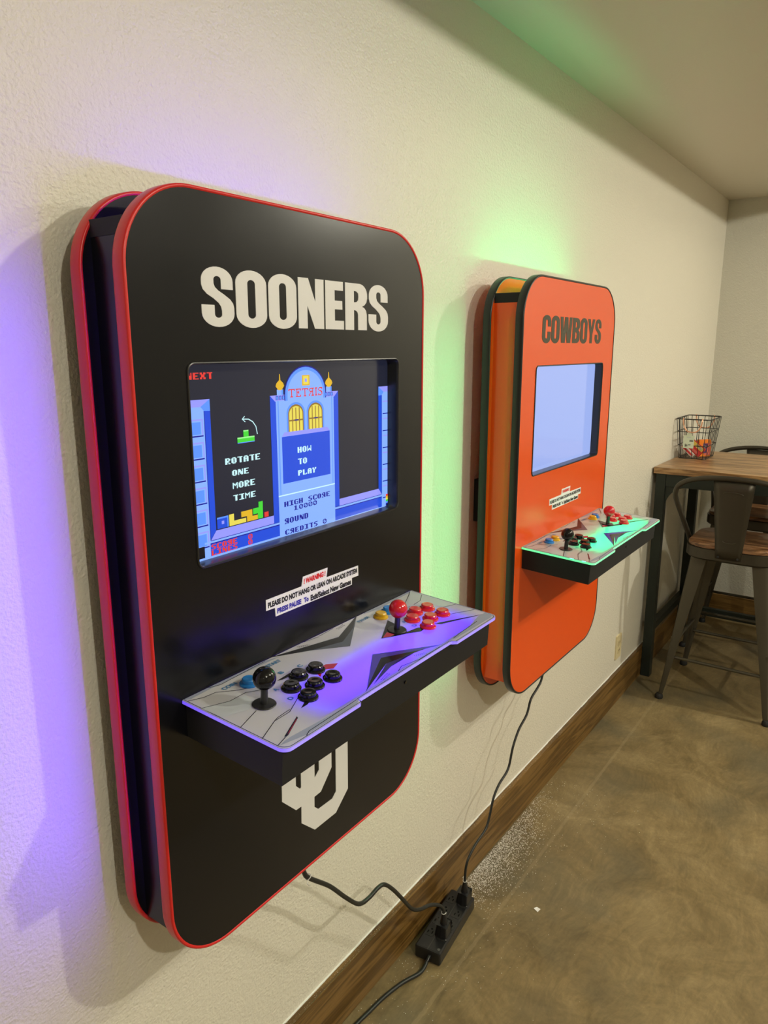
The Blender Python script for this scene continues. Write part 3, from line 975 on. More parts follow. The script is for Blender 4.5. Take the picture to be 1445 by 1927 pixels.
SC_BLACK = screen_mat('screen_black', (0.001, 0.001, 0.006), 1.0)

mo1 = monitor(cab1, SC_DARK)
layer = [0]
def scr(mb, pts, mat):
    layer[0] += 1
    y = SY - 0.0005 - layer[0] * 0.000006
    P = [(a, b - ZA) for a, b in pts]
    ar = sum(P[j][0] * P[(j + 1) % len(P)][1] - P[(j + 1) % len(P)][0] * P[j][1] for j in range(len(P)))
    if ar < 0: P.reverse()
    mb.prism([P], y, y, lambda a, b, h: (a, h, b), mat, caps=(True, False), sides=False)
def rect(mb, x0, z0, x1, z1, mat):
    scr(mb, [(x0, z0), (x1, z0), (x1, z1), (x0, z1)], mat)
def stext(mb, body, x0, x1, z0, z1, mat, table=PIX, gap=1):
    layer[0] += 1
    y = SY - 0.0005 - layer[0] * 0.000006
    bitmap_text(mb, body, x0, z0 - ZA, z1 - ZA, x1, lambda a, b: (a, y, b), mat, table, gap)

m = MB()
XL, XR, ZBOT, ZTOP = 0.0815, 0.6105, 1.3175, 1.6205
def pillar(x_out, x_in_edge, x_line, sgn):
    # side wall of a well: pale shaft, blue inner bevel, lilac cap
    rect(m, min(x_out, x_line), ZBOT, max(x_out, x_line), 1.552, SC_PALE)
    scr(m, [(x_in_edge, 1.5620), (x_out, 1.5620), (x_out, 1.5515), (x_line - sgn * 0.006, 1.5515)], SC_LILAC)
    scr(m, [(x_in_edge, 1.5620), (x_in_edge, 1.3637), (x_line, 1.3505), (x_line, 1.5455), (x_line - sgn * 0.006, 1.5515)], SC_BLUE)
    scr(m, [(x_in_edge, 1.5620), (x_in_edge, 1.545), (x_line, 1.5455), (x_line - sgn * 0.006, 1.5515)], SC_MID)
    for k in range(7):
        zc = 1.532 - 0.0335 * k
        if zc < 1.36: break
        xa, xb = sorted((x_out, x_line - sgn * 0.003))
        rect(m, xa, zc - 0.0005, xb, zc + 0.0018, SC_WHITE) if False else rect(m, xa, zc, xb, zc + 0.0022, SC_LILAC)
        rect(m, xa, zc - 0.0235, xb, zc - 0.0215, SC_NAVY)
        if sgn > 0:
            rect(m, xb - 0.0022, zc - 0.0215, xb, zc, SC_LILAC)
            rect(m, xa, zc - 0.020, xb - 0.0045, zc - 0.002, SC_MID)
    rect(m, x_line - 0.0006, 1.3505, x_line + 0.0006, 1.5455, SC_NAVY)
pillar(XL, 0.1480, 0.1362, 1)
pillar(XR, 0.5700, 0.5808, -1)
# left strip base
rect(m, XL, 1.3230, 0.1235, 1.3440, SC_BLACK)
rect(m, XL, ZBOT, 0.2870, 1.3262, SC_PALE)
# wells' floors
scr(m, [(0.1480, 1.3637), (0.2735, 1.3637), (0.2868, 1.3500), (0.1362, 1.3500)], SC_LILAC)
rect(m, 0.1362, 1.3493, 0.2868, 1.3503, SC_NAVY)
rect(m, 0.1240, 1.3462, 0.2868, 1.3493, SC_PALE)
rect(m, 0.1350, 1.3262, 0.2868, 1.3462, SC_BLUE)
rect(m, 0.1350, 1.3445, 0.2868, 1.3462, SC_NAVY)
scr(m, [(0.4462, 1.3627), (0.5700, 1.3627), (0.5808, 1.3497), (0.4330, 1.3497)], SC_LILAC)
rect(m, 0.4330, 1.3490, 0.5808, 1.3500, SC_NAVY)
rect(m, 0.4330, 1.3458, 0.5840, 1.3490, SC_PALE)
rect(m, 0.4330, ZBOT, 0.5840, 1.3458, SC_PALE)
rect(m, 0.4330, 1.3245, 0.5808, 1.3455, SC_BLUE)
rect(m, 0.4330, 1.3440, 0.5808, 1.3455, SC_NAVY)
# middle tower
rect(m, 0.2732, 1.3500, 0.4464, 1.5600, SC_BLUE)
scr(m, [(0.2732, 1.5600), (0.4464, 1.5600), (0.4345, 1.5500), (0.2850, 1.5500)], SC_LILAC)
rect(m, 0.2862, ZBOT, 0.4335, 1.5510, SC_PALE)
rect(m, 0.2862, 1.3925, 0.4335, 1.3945, SC_WHITE)
rect(m, 0.2905, 1.395, 0.2925, 1.5510, SC_MID)
rect(m, 0.4275, 1.395, 0.4295, 1.5510, SC_MID)
def arch_pts(cx_, z0, r, rz, n=20):
    return [(cx_ + r * math.cos(math.pi * i / n), z0 + rz * math.sin(math.pi * i / n)) for i in range(n + 1)]
AC = 0.3600
scr(m, arch_pts(AC, 1.5590, 0.0530, 0.0470) + [(AC - 0.053, 1.5480), (AC + 0.053, 1.5480)], SC_NAVY)
scr(m, arch_pts(AC, 1.5590, 0.0510, 0.0448) + [(AC - 0.051, 1.5480), (AC + 0.051, 1.5480)], SC_MID)
scr(m, arch_pts(AC, 1.5590, 0.0455, 0.0395) + [(AC - 0.0455, 1.5480), (AC + 0.0455, 1.5480)], SC_PALE)
rect(m, 0.3020, 1.5000, 0.4180, 1.5500, SC_PALE)
rect(m, 0.3508, 1.5728, 0.3705, 1.5903, SC_GOLD)
rect(m, 0.3540, 1.5752, 0.3675, 1.5885, SC_YEL)
rect(m, 0.3580, 1.5788, 0.3632, 1.5845, SC_LILAC)
stext(m, 'TETrIS', 0.3168, 0.4030, 1.5548, 1.5685, SC_RED, SER)
for dx in (0.2970, 0.4208):
    rect(m, dx - 0.0075, 1.5600, dx + 0.0075, 1.5690, SC_PALE)
    rect(m, dx + 0.0035, 1.5600, dx + 0.0075, 1.5690, SC_MID)
    scr(m, [(dx - 0.0040, 1.5680), (dx + 0.0040, 1.5680), (dx + 0.0100, 1.5745), (dx + 0.0080, 1.5790), (dx + 0.0015, 1.5840), (dx + 0.0008, 1.5935), (dx - 0.0008, 1.5935), (dx - 0.0015, 1.5840), (dx - 0.0080, 1.5790), (dx - 0.0100, 1.5745)], SC_GOLD)
    for k in range(3):
        rect(m, dx - 0.0105 + 0.0075 * k, 1.5525, dx - 0.0045 + 0.0075 * k, 1.5590, SC_NAVY)
        rect(m, dx - 0.0095 + 0.0075 * k, 1.5530, dx - 0.0055 + 0.0075 * k, 1.5580, SC_MID)
for dx in (0.3335, 0.3835):
    scr(m, arch_pts(dx, 1.5290, 0.0225, 0.0175) + [(dx - 0.0225, 1.4985), (dx + 0.0225, 1.4985)], SC_MID)
    scr(m, arch_pts(dx, 1.5275, 0.0190, 0.0155) + [(dx - 0.0190, 1.4985), (dx + 0.0190, 1.4985)], SC_BROWN)
    scr(m, arch_pts(dx, 1.5270, 0.0165, 0.0130) + [(dx - 0.0165, 1.4985), (dx + 0.0165, 1.4985)], SC_YEL)
    for q in (-0.0085, 0.0, 0.0085):
        rect(m, dx + q - 0.0011, 1.4985, dx + q + 0.0011, 1.5375, SC_BROWN)
    rect(m, dx - 0.0165, 1.5155, dx + 0.0165, 1.5180, SC_BROWN)
    rect(m, dx - 0.0035, 1.5160, dx + 0.0060, 1.5178, SC_NAVY)
scr(m, [(0.2980, 1.4920), (0.4215, 1.4912), (0.4150, 1.4985), (0.3040, 1.4985)], SC_LILAC)
rect(m, 0.2978, 1.4132, 0.4212, 1.4915, SC_BLUE)
stext(m, 'HOW', 0.3352, 0.3704, 1.4610, 1.4708, SC_WHITE)
stext(m, 'TO', 0.3355, 0.3585, 1.4410, 1.4510, SC_WHITE)
stext(m, 'PLAY', 0.3350, 0.3824, 1.4218, 1.4310, SC_WHITE)
stext(m, 'HIGH SCOrE', 0.2986, 0.4185, 1.3735, 1.3822, SC_NAVY)
stext(m, '10000', 0.3228, 0.3823, 1.3636, 1.3716, SC_NAVY)
stext(m, 'rOUND', 0.2982, 0.3585, 1.3438, 1.3533, SC_NAVY)
stext(m, 'CrEDITS 0', 0.2985, 0.4078, 1.3250, 1.3335, SC_NAVY)
stext(m, 'NEXT', 0.1060, 0.1552, 1.5910, 1.6004, SC_RED)
stext(m, 'SCOrE  0', 0.1360, 0.2223, 1.3358, 1.3440, SC_RED)
stext(m, 'LINES  0', 0.1360, 0.2218, 1.3266, 1.3348, SC_RED)
stext(m, 'ROTATE', 0.1720, 0.2460, 1.4616, 1.4710, SC_WHITE)
stext(m, 'ONE', 0.1850, 0.2200, 1.4425, 1.4514, SC_WHITE)
stext(m, 'MORE', 0.1850, 0.2328, 1.4222, 1.4318, SC_WHITE)
stext(m, 'TIME', 0.1850, 0.2330, 1.4030, 1.4122, SC_WHITE)
def blk(pts, mat, hi):
    scr(m, pts, mat)
# demonstration piece and turning arrow
rect(m, 0.1990, 1.4918, 0.2355, 1.5000, SC_GREEN)
rect(m, 0.2120, 1.5000, 0.2228, 1.5105, SC_GREEN)
rect(m, 0.1990, 1.4980, 0.2355, 1.5002, SC_LGREEN)
rect(m, 0.2120, 1.5085, 0.2228, 1.5105, SC_LGREEN)
rect(m, 0.1990, 1.4910, 0.2355, 1.4922, SC_MID)
scr(m, stroke([(0.2110, 1.5278), (0.2240, 1.5268), (0.2330, 1.5220), (0.2395, 1.5140), (0.2420, 1.5020)], 0.0016), SC_WHITE)
scr(m, stroke([(0.2160, 1.5318), (0.2106, 1.5278), (0.2168, 1.5232)], 0.0016), SC_WHITE)
# settled pieces
rect(m, 0.1500, 1.3652, 0.1728, 1.3828, SC_BLUE)
rect(m, 0.1500, 1.3805, 0.1728, 1.3830, SC_MID); rect(m, 0.1705, 1.3652, 0.1728, 1.3828, SC_MID); rect(m, 0.1590, 1.3715, 0.1640, 1.3765, SC_LILAC)
scr(m, [(0.1745, 1.3652), (0.2100, 1.3652), (0.2100, 1.3722), (0.1846, 1.3722), (0.1846, 1.3835), (0.1745, 1.3835)], SC_YEL)
scr(m, [(0.2120, 1.3652), (0.2358, 1.3652), (0.2358, 1.3725), (0.2240, 1.3725), (0.2240, 1.3835), (0.2000, 1.3835), (0.2000, 1.3745), (0.2120, 1.3745)], SC_GOLD)
scr(m, [(0.2362, 1.3652), (0.2475, 1.3652), (0.2480, 1.3930), (0.2385, 1.3930), (0.2385, 1.3840), (0.2258, 1.3840), (0.2258, 1.3745), (0.2362, 1.3745)], SC_GREEN)
rect(m, 0.2510, 1.3652, 0.2605, 1.3735, SC_RED)
# colour scale at the right
for k, mt in enumerate((SC_RED, SC_GOLD, SC_YEL, SC_GREEN, SC_MID, SC_NAVY)):
    rect(m, 0.5936, 1.3478 - 0.0037 * (k + 1), 0.6068, 1.3478 - 0.0037 * k, mt)
m.build('game_picture', mo1)

# far cabinet
ZB2, XB2 = 0.6544, 1.1557
cab2 = tag(empty('arcade_cabinet', (XB2, 0.0, ZB2)), 'orange wall arcade cabinet with black edging, dark capitals and a plain pale blue screen', 'arcade machine', 'wall arcade cabinets')
fp2 = cabinet(cab2, ORANGE_LAM, ORANGE_LAM, BLACK_TRIM, 'COWBOYS', (1.2745 - XB2, 1.7245 - XB2), (1.6475 - ZB2, 1.7180 - ZB2), VINYL_BLACK, GREEN, 'green', 108.0, 85.0, 0.024)
sticker(fp2, False)
control_deck(cab2, GREEN, 'green')
SC_IDLE = plain('screen_idle', (0.01, 0.01, 0.012), 0.10, 0.5, emit=(0.34, 0.45, 0.88), estr=1.0)
monitor(cab2, SC_IDLE)

# ------------------------------------------------------------------ power strip, cords and plugs
ps = tag(empty('power_strip', (0.9755, -0.0765, 0.0), math.radians(6.1)), 'black power strip lying on the floor against the baseboard with two plugs', 'power strip')
m = MB(); m.box(-0.122, -0.0385, 0.0005, 0.122, 0.0385, 0.040, BLACK_PLASTIC); m.build('housing', ps, bevel=0.005)
m = MB(); m.box(-0.121, -0.0008, 0.0398, 0.121, 0.0008, 0.0407, plain('grey_groove', (0.05, 0.05, 0.045), 0.5)); m.build('centre_rib', ps)
SLOT = plain('socket_hole', (0.002, 0.002, 0.002), 0.9, 0.1)
SOCK = plain('socket_face', (0.020, 0.020, 0.019), 0.35)
for i in range(4):
    for sy in (-1, 1):
        cx_, cy_ = -0.060 + 0.047 * i, 0.0195 * sy
        m = MB()
        m.prism([rrect(cx_ - 0.0165, cy_ - 0.013, cx_ + 0.0165, cy_ + 0.013, 0.006, 4)], 0.0398, 0.0406, lambda a, b, h: (a, b, h), SOCK)
        m.box(cx_ - 0.007, cy_ - 0.0075, 0.0404, cx_ + 0.002, cy_ - 0.0050, 0.0409, SLOT)
        m.box(cx_ - 0.007, cy_ + 0.0050, 0.0404, cx_ + 0.002, cy_ + 0.0075, 0.0409, SLOT)
        m.lathe([(0.0026, 0.0404), (0.0026, 0.0409)], SLOT, (cx_ + 0.009, cy_, 0), 10)
        m.build('socket', ps)
m = MB(); m.lathe([(0.0042, 0.0398), (0.0042, 0.0408)], plain('grey_mark', (0.09, 0.09, 0.085), 0.4), (-0.108, -0.028, 0), 16); m.build('indicator', ps)
m = MB(); m.tube([(-0.121, -0.006, 0.020), (-0.128, -0.006, 0.019), (-0.137, -0.007, 0.0165)], [0.0062, 0.0055, 0.0042], BLACK_PLASTIC, 12); m.build('strain_relief', ps, smooth=True)

def plug(parent, loc, rz):
    m = MB()
    out = [(-0.018, -0.0155), (0.018, -0.0155), (0.0205, 0.0), (0.015, 0.018), (-0.015, 0.018), (-0.0205, 0.0)]
    m.prism([out], 0.0, 0.036, lambda a, b, h: (a * (1 - h * 2.0), b * (1 - h * 2.0), h), BLACK_PLASTIC)
    o = m.build('plug', parent, bevel=0.003)
    o.location = loc; o.rotation_euler = (0, 0, rz)
    m = MB()
    m.tube([(0, 0, 0.034), (0, 0, 0.044), (0.0, 0.0, 0.058), (0, 0, 0.066)], [0.0110, 0.0100, 0.0070, 0.0054], BLACK_PLASTIC, 12)
    s = m.build('plug_neck', o, smooth=True)
    return o

def tie(parent, c, axis, rad):
    axis = Vector(axis).normalized()
    a = axis.orthogonal().normalized(); b = axis.cross(a)
    c = Vector(c)
    m = MB()
    m.tube([c + a * math.cos(t) * rad + b * math.sin(t) * rad + axis * 0.001 * math.sin(2 * t) for t in [2 * math.pi * i / 16 for i in range(16)]], 0.0010, TIE, 6, closed=True)
    m.tube([c + a * rad, c + a * (rad + 0.008) + b * 0.003, c + a * (rad + 0.013) - b * 0.002], 0.0009, TIE, 6)
    m.build('twist_tie', parent)

P1 = (0.9255, -0.0985, 0.0409)
c1 = tag(empty('power_cable', P1), 'black cord looping from under the black cabinet to the nearer plug of the power strip', 'cord', 'cabinet power cords')
pts = [(0.322, -0.104, 0.736), (0.335, -0.103, 0.680), (0.3594, -0.1, 0.6119), (0.3757, -0.1, 0.5861), (0.4383, -0.1, 0.5248), (0.4922, -0.1, 0.4597), (0.5383, -0.1, 0.4109), (0.5750, -0.1, 0.4003),
       (0.6131, -0.1, 0.4024), (0.6392, -0.1, 0.3935), (0.6803, -0.096, 0.3499), (0.7305, -0.091, 0.2851), (0.7835, -0.084, 0.2165), (0.8290, -0.080, 0.1800), (0.8790, -0.083, 0.1600), (0.9120, -0.092, 0.1390), (0.9245, -0.0975, 0.1180), (P1[0], P1[1], P1[2] + 0.062)]
m = MB(); m.tube([Vector(q) - Vector(P1) for q in smooth_path(pts, 6)], 0.0050, CORD, 10); m.build('cord', c1, smooth=True)
plug(c1, (0, 0, 0), math.radians(6))
tie(c1, Vector((0.3720, -0.1, 0.5920)) - Vector(P1), (0.5, 0, -0.8), 0.0062)
tie(c1, Vector((0.9250, -0.0980, 0.1100)) - Vector(P1), (0.1, 0, 1), 0.0062)

P2 = (1.0668, -0.0850, 0.0409)
c2 = tag(empty('power_cable', P2), 'thin black cord hanging from under the orange cabinet down to the farther plug', 'cord', 'cabinet power cords')
raw = [(0.9, 0)]
pts = [(1.5950, -0.100, 0.7080), (1.5650, -0.098, 0.6400), (1.5394, -0.096, 0.5681), (1.5113, -0.095, 0.5476), (1.4641, -0.094, 0.5265), (1.4394, -0.093, 0.4835), (1.3856, -0.092, 0.4542), (1.3483, -0.091, 0.41), (1.3219, -0.090, 0.3481),
       (1.2624, -0.090, 0.3264), (1.2262, -0.090, 0.298), (1.2008, -0.090, 0.2429), (1.1779, -0.090, 0.2173), (1.1228, -0.089, 0.2031), (1.0820, -0.087, 0.1790), (1.0685, -0.0855, 0.1480), (P2[0], P2[1], P2[2] + 0.062)]
m = MB(); m.tube([Vector(q) - Vector(P2) for q in smooth_path(pts, 6)], 0.0038, CORD, 10); m.build('cord', c2, smooth=True)
plug(c2, (0, 0, 0), math.radians(6))
tie(c2, Vector((1.0672, -0.0850, 0.1110)) - Vector(P2), (0.05, 0, 1), 0.0058)

pts = [(0.8440, -0.0955, 0.0165), (0.8300, -0.0975, 0.0100), (0.8050, -0.0960, 0.0062), (0.7547, -0.0760, 0.0058), (0.6937, -0.0620, 0.0058), (0.6318, -0.0553, 0.0058), (0.5800, -0.0505, 0.0058), (0.45, -0.046, 0.0058), (0.25, -0.050, 0.0058), (0.0, -0.06, 0.0058)]
m = MB(); m.tube([Vector(q) for q in smooth_path(pts, 8)], 0.0052, CORD, 10)
c3 = tag(m.build('extension_cord', smooth=True), 'black supply cord running from the power strip along the floor toward the viewer', 'cord')

# ------------------------------------------------------------------ wall outlet, scrap, dust
wo = tag(empty('wall_outlet', (2.664, 0.0, 0.272)), 'ivory wall outlet above the baseboard below the orange cabinet', 'outlet')
m = MB(); m.prism([rrect(-0.036, -0.058, 0.036, 0.058, 0.005, 3)], 0.0, -0.006, lambda a, b, h: (a, h, b), IVORY); m.build('cover_plate', wo, bevel=0.0015)
for dz in (-0.0195, 0.0195):
    m = MB()
    m.prism([rrect(-0.0165, dz - 0.0135, 0.0165, dz + 0.0135, 0.006, 4)], -0.0055, -0.0075, lambda a, b, h: (a, h, b), plain('receptacle', (0.58, 0.48, 0.27), 0.35))
    for sx in (-0.0062, 0.0062):
        m.box(sx - 0.001, -0.0079, dz - 0.001, sx + 0.001, -0.0074, dz + 0.0065, SLOT)
    m.build('receptacle', wo)
m = MB(); m.lathe([(0.003, 0.0), (0.003, 0.0012)], IVORY, (0, 0, 0), 10)
s = m.build('screw', wo); s.location = (0, -0.006, 0); s.rotation_euler = (math.pi / 2, 0, 0)

m = MB()
m.add([(-0.008, -0.006, 0.0005), (0.006, -0.009, 0.0020), (0.010, 0.004, 0.0006), (-0.003, 0.009, 0.0030), (0.001, 0.0, 0.0012)], [(0, 1, 4), (1, 2, 4), (2, 3, 4), (3, 0, 4)], PAPER)
ps_ = m.build('paper_scrap'); ps_.location = (1.2045, -0.255, 0)
sm = ps_.modifiers.new('thickness', 'SOLIDIFY'); sm.thickness = 0.0005; sm.offset = 1
tag(ps_, 'small white paper scrap on the open concrete floor', 'scrap')

m = MB()
def grain(x, y, z, s):
    if 0.84 < x < 1.11 and -0.14 < y < -BBT - 0.001 and z < 0.1: return
    a = random.random() * 6.28
    vs = [(x + s * math.cos(a + k * 2.094), y + s * math.sin(a + k * 2.094), z) for k in range(3)] + [(x, y, z + s * 1.1)]
    m.add(vs, [(0, 1, 3), (1, 2, 3), (2, 0, 3)], DUST)
for i in range(6500):
    x = random.gauss(1.33, 0.17)
    y = -BBT - 0.004 - abs(random.gauss(0, 0.050)) * (1.0 if x < 1.6 else 0.6)
    grain(x, y, 0.0, random.choice([0.0006, 0.0008, 0.0011, 0.0017]))
for i in range(520):
    grain(random.uniform(0.45, 1.9), -BBT - 0.01 - abs(random.gauss(0, 0.16)), 0.0, random.choice([0.0007, 0.0009, 0.0014]))
for i in range(900):
    grain(random.uniform(0.2, 2.0), random.uniform(-BBT + 0.001, -0.003), BBH, random.choice([0.0003, 0.0004, 0.0006]))
tag(m.build('drywall_dust'), 'fine white drywall dust scattered along the baseboard and floor', 'dust', kind='stuff')

# ------------------------------------------------------------------ bar table
TZ = 1.075
tb = tag(empty('bar_table', (3.005, -0.008, 0.0)), 'tall bar table with brown plank top and dark steel frame, end against the wall', 'table')
TL, TW, TT = 1.22, 0.745, 0.030
npl = 7
for i in range(npl):
    x0 = TW * i / npl; x1 = TW * (i + 1) / npl
    m = MB(); m.box(x0 + 0.0006, -TL, TZ - TT, x1 - 0.0006, 0.0, TZ, TABLE_WOOD)
    m.build('plank', tb, bevel=0.0012)
LEGW = 0.045
for lx in (0.006, TW - 0.006 - LEGW):
    for ly in (-0.012 - LEGW, -TL + 0.012):
        box('leg', lx, ly, 0.0, lx + LEGW, ly + LEGW, TZ - TT, METAL_GREEN, tb, 0.002)
for lx in (0.010, TW - 0.010 - 0.03):
    box('apron', lx, -TL + 0.057, TZ - TT - 0.060, lx + 0.03, -0.057, TZ - TT, METAL_GREEN, tb, 0.001)
for ly in (-0.05, -TL + 0.02):
    box('apron', 0.051, ly, TZ - TT - 0.060, TW - 0.051, ly + 0.03, TZ - TT, METAL_GREEN, tb, 0.001)
def gusset(x, ya, yb):
    m = MB()
    zt_ = TZ - TT - 0.060
    cx_, cz_ = yb, zt_ - 0.11
    pts = [(ya, zt_), (ya, zt_ - 0.11)] + [(yb + (ya - yb) * math.cos(t), zt_ - 0.11 + 0.11 * math.sin(t)) for t in [math.pi / 2 * i / 10 for i in range(11)]][1:]
    ar = sum(pts[j][0] * pts[(j + 1) % len(pts)][1] - pts[(j + 1) % len(pts)][0] * pts[j][1] for j in range(len(pts)))
    if ar < 0: pts.reverse()
    m.prism([pts], x, x + 0.006, lambda a, b, h: (h, a, b), METAL_GREEN)
    m.build('gusset', tb)
for gx in (0.016, TW - 0.022):
    gusset(gx, -0.057, -0.157)
    gusset(gx, -TL + 0.057, -TL + 0.157)
box('stretcher', 0.051, -0.050, 0.235, TW - 0.051, -0.020, 0.275, METAL_GREEN, tb, 0.001)
box('stretcher', TW - 0.045, -TL + 0.057, 0.140, TW - 0.015, -0.057, 0.185, METAL_GREEN, tb, 0.001)

# ------------------------------------------------------------------ bar stools
def bar_stool():
    root = empty('bar_stool')
    sz = 0.745
    # wooden seat, rounded square, slightly domed edge
    def ring(hw, r, z):
        return [(x, y, z) for x, y in rrect(-hw, -hw, hw, hw, r, 8)]
    m = MB()
    L = [ring(0.185, 0.10, sz + 0.004), ring(0.190, 0.105, sz + 0.008), ring(0.190, 0.105, sz + 0.020), ring(0.184, 0.10, sz + 0.026), ring(0.10, 0.06, sz + 0.024)]
    n = len(L[0])
    fs = []
    for a in range(len(L) - 1):
        for i in range(n):
            j = (i + 1) % n
            fs.append((a * n + i, a * n + j, (a + 1) * n + j, (a + 1) * n + i))
    fs.append(tuple((len(L) - 1) * n + i for i in range(n))); fs.append(tuple(reversed(range(n))))
    m.add([q for l in L for q in l], fs, SEAT_WOOD); m.build('seat', root, angle=45)
    m = MB()
    L = [ring(0.188, 0.10, sz - 0.048), ring(0.196, 0.105, sz - 0.040), ring(0.196, 0.108, sz + 0.004), ring(0.186, 0.10, sz + 0.006)]
    fs = []
    for a in range(len(L) - 1):
        for i in range(n):
            j = (i + 1) % n
            fs.append((a * n + i, a * n + j, (a + 1) * n + j, (a + 1) * n + i))
    fs.append(tuple(reversed(range(n))))
    m.add([q for l in L for q in l], fs, GUN); m.build('seat_rim', root, angle=45)
    # four tapered pressed-steel legs
    for sx in (-1, 1):
        for sy in (-1, 1):
            m = MB()
            secs = []
            for t, w in ((0.0, 0.062), (0.25, 0.052), (0.55, 0.036), (0.80, 0.025), (0.93, 0.020), (0.975, 0.017)):
                z = (sz - 0.044) * (1 - t)
                c = 0.140 + 0.092 * t
                # channel facing inward: outer corner rounded
                q = [(c + w * 0.30, c - w * 0.75), (c + w * 0.38, c + w * 0.10), (c + w * 0.30, c + w * 0.30), (c + w * 0.10, c + w * 0.38), (c - w * 0.75, c + w * 0.30), (c - w * 0.50, c + w * 0.05), (c - w * 0.1, c - w * 0.1), (c + w * 0.05, c - w * 0.50)]
                secs.append([(sx * a, sy * b, z) for a, b in q])
            k = len(secs[0])
            fs = []
            for a in range(len(secs) - 1):
                for i in range(k):
                    j = (i + 1) % k
                    f_ = (a * k + i, a * k + j, (a + 1) * k + j, (a + 1) * k + i)
                    fs.append(f_ if sx * sy < 0 else tuple(reversed(f_)))
            fs.append(tuple(range(k))); fs.append(tuple((len(secs) - 1) * k + i for i in range(k)))
            m.add([q for s_ in secs for q in s_], fs, GUN2)
            lg = m.build('leg', root, angle=35)
            m = MB()
            m.lathe([(0.017, 0.0), (0.019, 0.004), (0.018, 0.016), (0.013, 0.024)], RUBBER, (sx * 0.2310, sy * 0.2310, 0), 14)
            m.build('foot_cap', lg, smooth=True)
    def legpos(z):
        t = 1 - z / (sz - 0.044)
        return 0.140 + 0.092 * t
    for i, (z, pr) in enumerate(((0.27, 'x'), (0.27, 'X'), (0.21, 'y'), (0.21, 'Y'))):
        c = legpos(z)
        m = MB()
        if pr in 'xX':
            y = c if pr == 'x' else -c
            m.tube([(-c, y, z), (c, y, z)], 0.0075, GUN2, 10)
        else:
            x = c if pr == 'y' else -c
            m.tube([(x, -c, z), (x, c, z)], 0.0075, GUN2, 10)
        m.build('footrest', root, smooth=True)
    for sx in (-1, 1):
        for sy in (-1, 1):
            c = legpos(0.24)
            box('bracket', sx * c - 0.006, sy * c - 0.006, 0.18, sx * c + 0.006, sy * c + 0.006, 0.31, GUN2, root, 0.002)
    # bent tube back: up from each side of the seat, bulging out, over the top
    half = [(-0.040, 0.196, sz - 0.002), (-0.070, 0.205, sz + 0.045), (-0.120, 0.226, sz + 0.130), (-0.165, 0.244, sz + 0.205), (-0.186, 0.247, sz + 0.245), (-0.200, 0.232, sz + 0.283), (-0.214, 0.185, sz + 0.313), (-0.225, 0.105, sz + 0.332), (-0.230, 0.0, sz + 0.338)]
    full = half + [(x, -y, z) for x, y, z in reversed(half[:-1])]
    m = MB(); m.tube(smooth_path(full, 5), 0.0115, GUN, 12); m.build('back_tube', root, smooth=True)
    # pressed plate in the middle of the back
    m = MB()
    vs = []
    rows = 8
    for i in range(rows + 1):
        t = i / rows
        z = sz - 0.030 + 0.356 * t
        x = -0.199 - 0.028 * t ** 1.3
        w = 0.052 + 0.032 * t
        for k in range(7):
            s_ = -1 + 2 * k / 6
            vs.append((x + 0.004 * s_ * s_, w * s_, z))
    fs = []
    for i in range(rows):
        for k in range(6):
            a = i * 7 + k
            fs.append((a, a + 1, a + 8, a + 7))
    m.add(vs, fs, GUN)
    b = m.build('back_plate', root, smooth=True)
    so = b.modifiers.new('thickness', 'SOLIDIFY'); so.thickness = 0.004; so.offset = 0
    for zz, ww in ((sz + 0.270, 0.040), (sz + 0.055, 0.026)):
        m = MB()
        x = -0.2035 - 0.028 * ((zz - sz + 0.03) / 0.356) ** 1.3
        sg = 1 if zz > sz + 0.1 else -1
        m.tube([(x, ww * math.cos(t), zz + sg * 0.008 * math.sin(t)) for t in [math.pi * i / 10 for i in range(11)]], 0.0016, GUN2, 6)
        m.build('pressed_groove', b)
    for y in (-0.040, 0.040):
        m = MB(); m.lathe([(0.0055, 0.0), (0.0045, 0.003)], RUBBER, (0, 0, 0), 10)
        s_ = m.build('bolt', root); s_.location = (-0.2030, y, sz - 0.020); s_.rotation_euler = (0, -math.pi / 2, 0)
    return root

st1 = bar_stool()
st1.location = (3.04, -0.40, 0.0)
tag(st1, 'steel bar stool with wooden seat on the near side of the table, back toward us', 'stool', 'bar stools at the table')
st2 = copy_tree(st1)
st2.location = (3.755, -0.335, 0.0); st2.rotation_euler = (0, 0, math.pi)
tag(st2, 'steel bar stool with wooden seat on the far side of the table', 'stool', 'bar stools at the table')

# ------------------------------------------------------------------ wire basket with candy
bk = tag(empty('wire_basket', (3.472, -0.092, TZ)), 'black wire basket with copper handles and a price tag on the bar table', 'basket')
BX, BY, TXH, TYH, BHH = 0.100, 0.066, 0.132, 0.083, 0.205
def lev(t):
    return BX + (TXH - BX) * t, BY + (TYH - BY) * t
def rect_ring(t, r=0.02):
    a, b = lev(t)
    dip = 0.0
    return [(x, y, 0.003 + (BHH - 0.003) * t) for x, y in rrect(-a, -b, a, b, r, 4)]
m = MB()
m.tube(rect_ring(1.0), 0.0030, WIRE, 8, closed=True); m.build('rim', bk, smooth=True)
for t in (0.33, 0.68):
    m = MB()
    a, b = lev(t)
    z = BHH * t
    m.tube(rect_ring(t), 0.0020, WIRE, 6, closed=True); m.build('hoop', bk, smooth=True)
m = MB(); m.tube(rect_ring(0.0), 0.0020, WIRE, 6, closed=True); m.build('base_hoop', bk, smooth=True)
for i in range(7):
    s_ = -0.86 + 1.72 * i / 6
    m = MB()
    m.tube([(TXH * s_, -TYH, BHH), (BX * s_, -BY, 0.003), (BX * s_, BY, 0.003), (TXH * s_, TYH, BHH)], 0.0017, WIRE, 6); m.build('wire', bk)
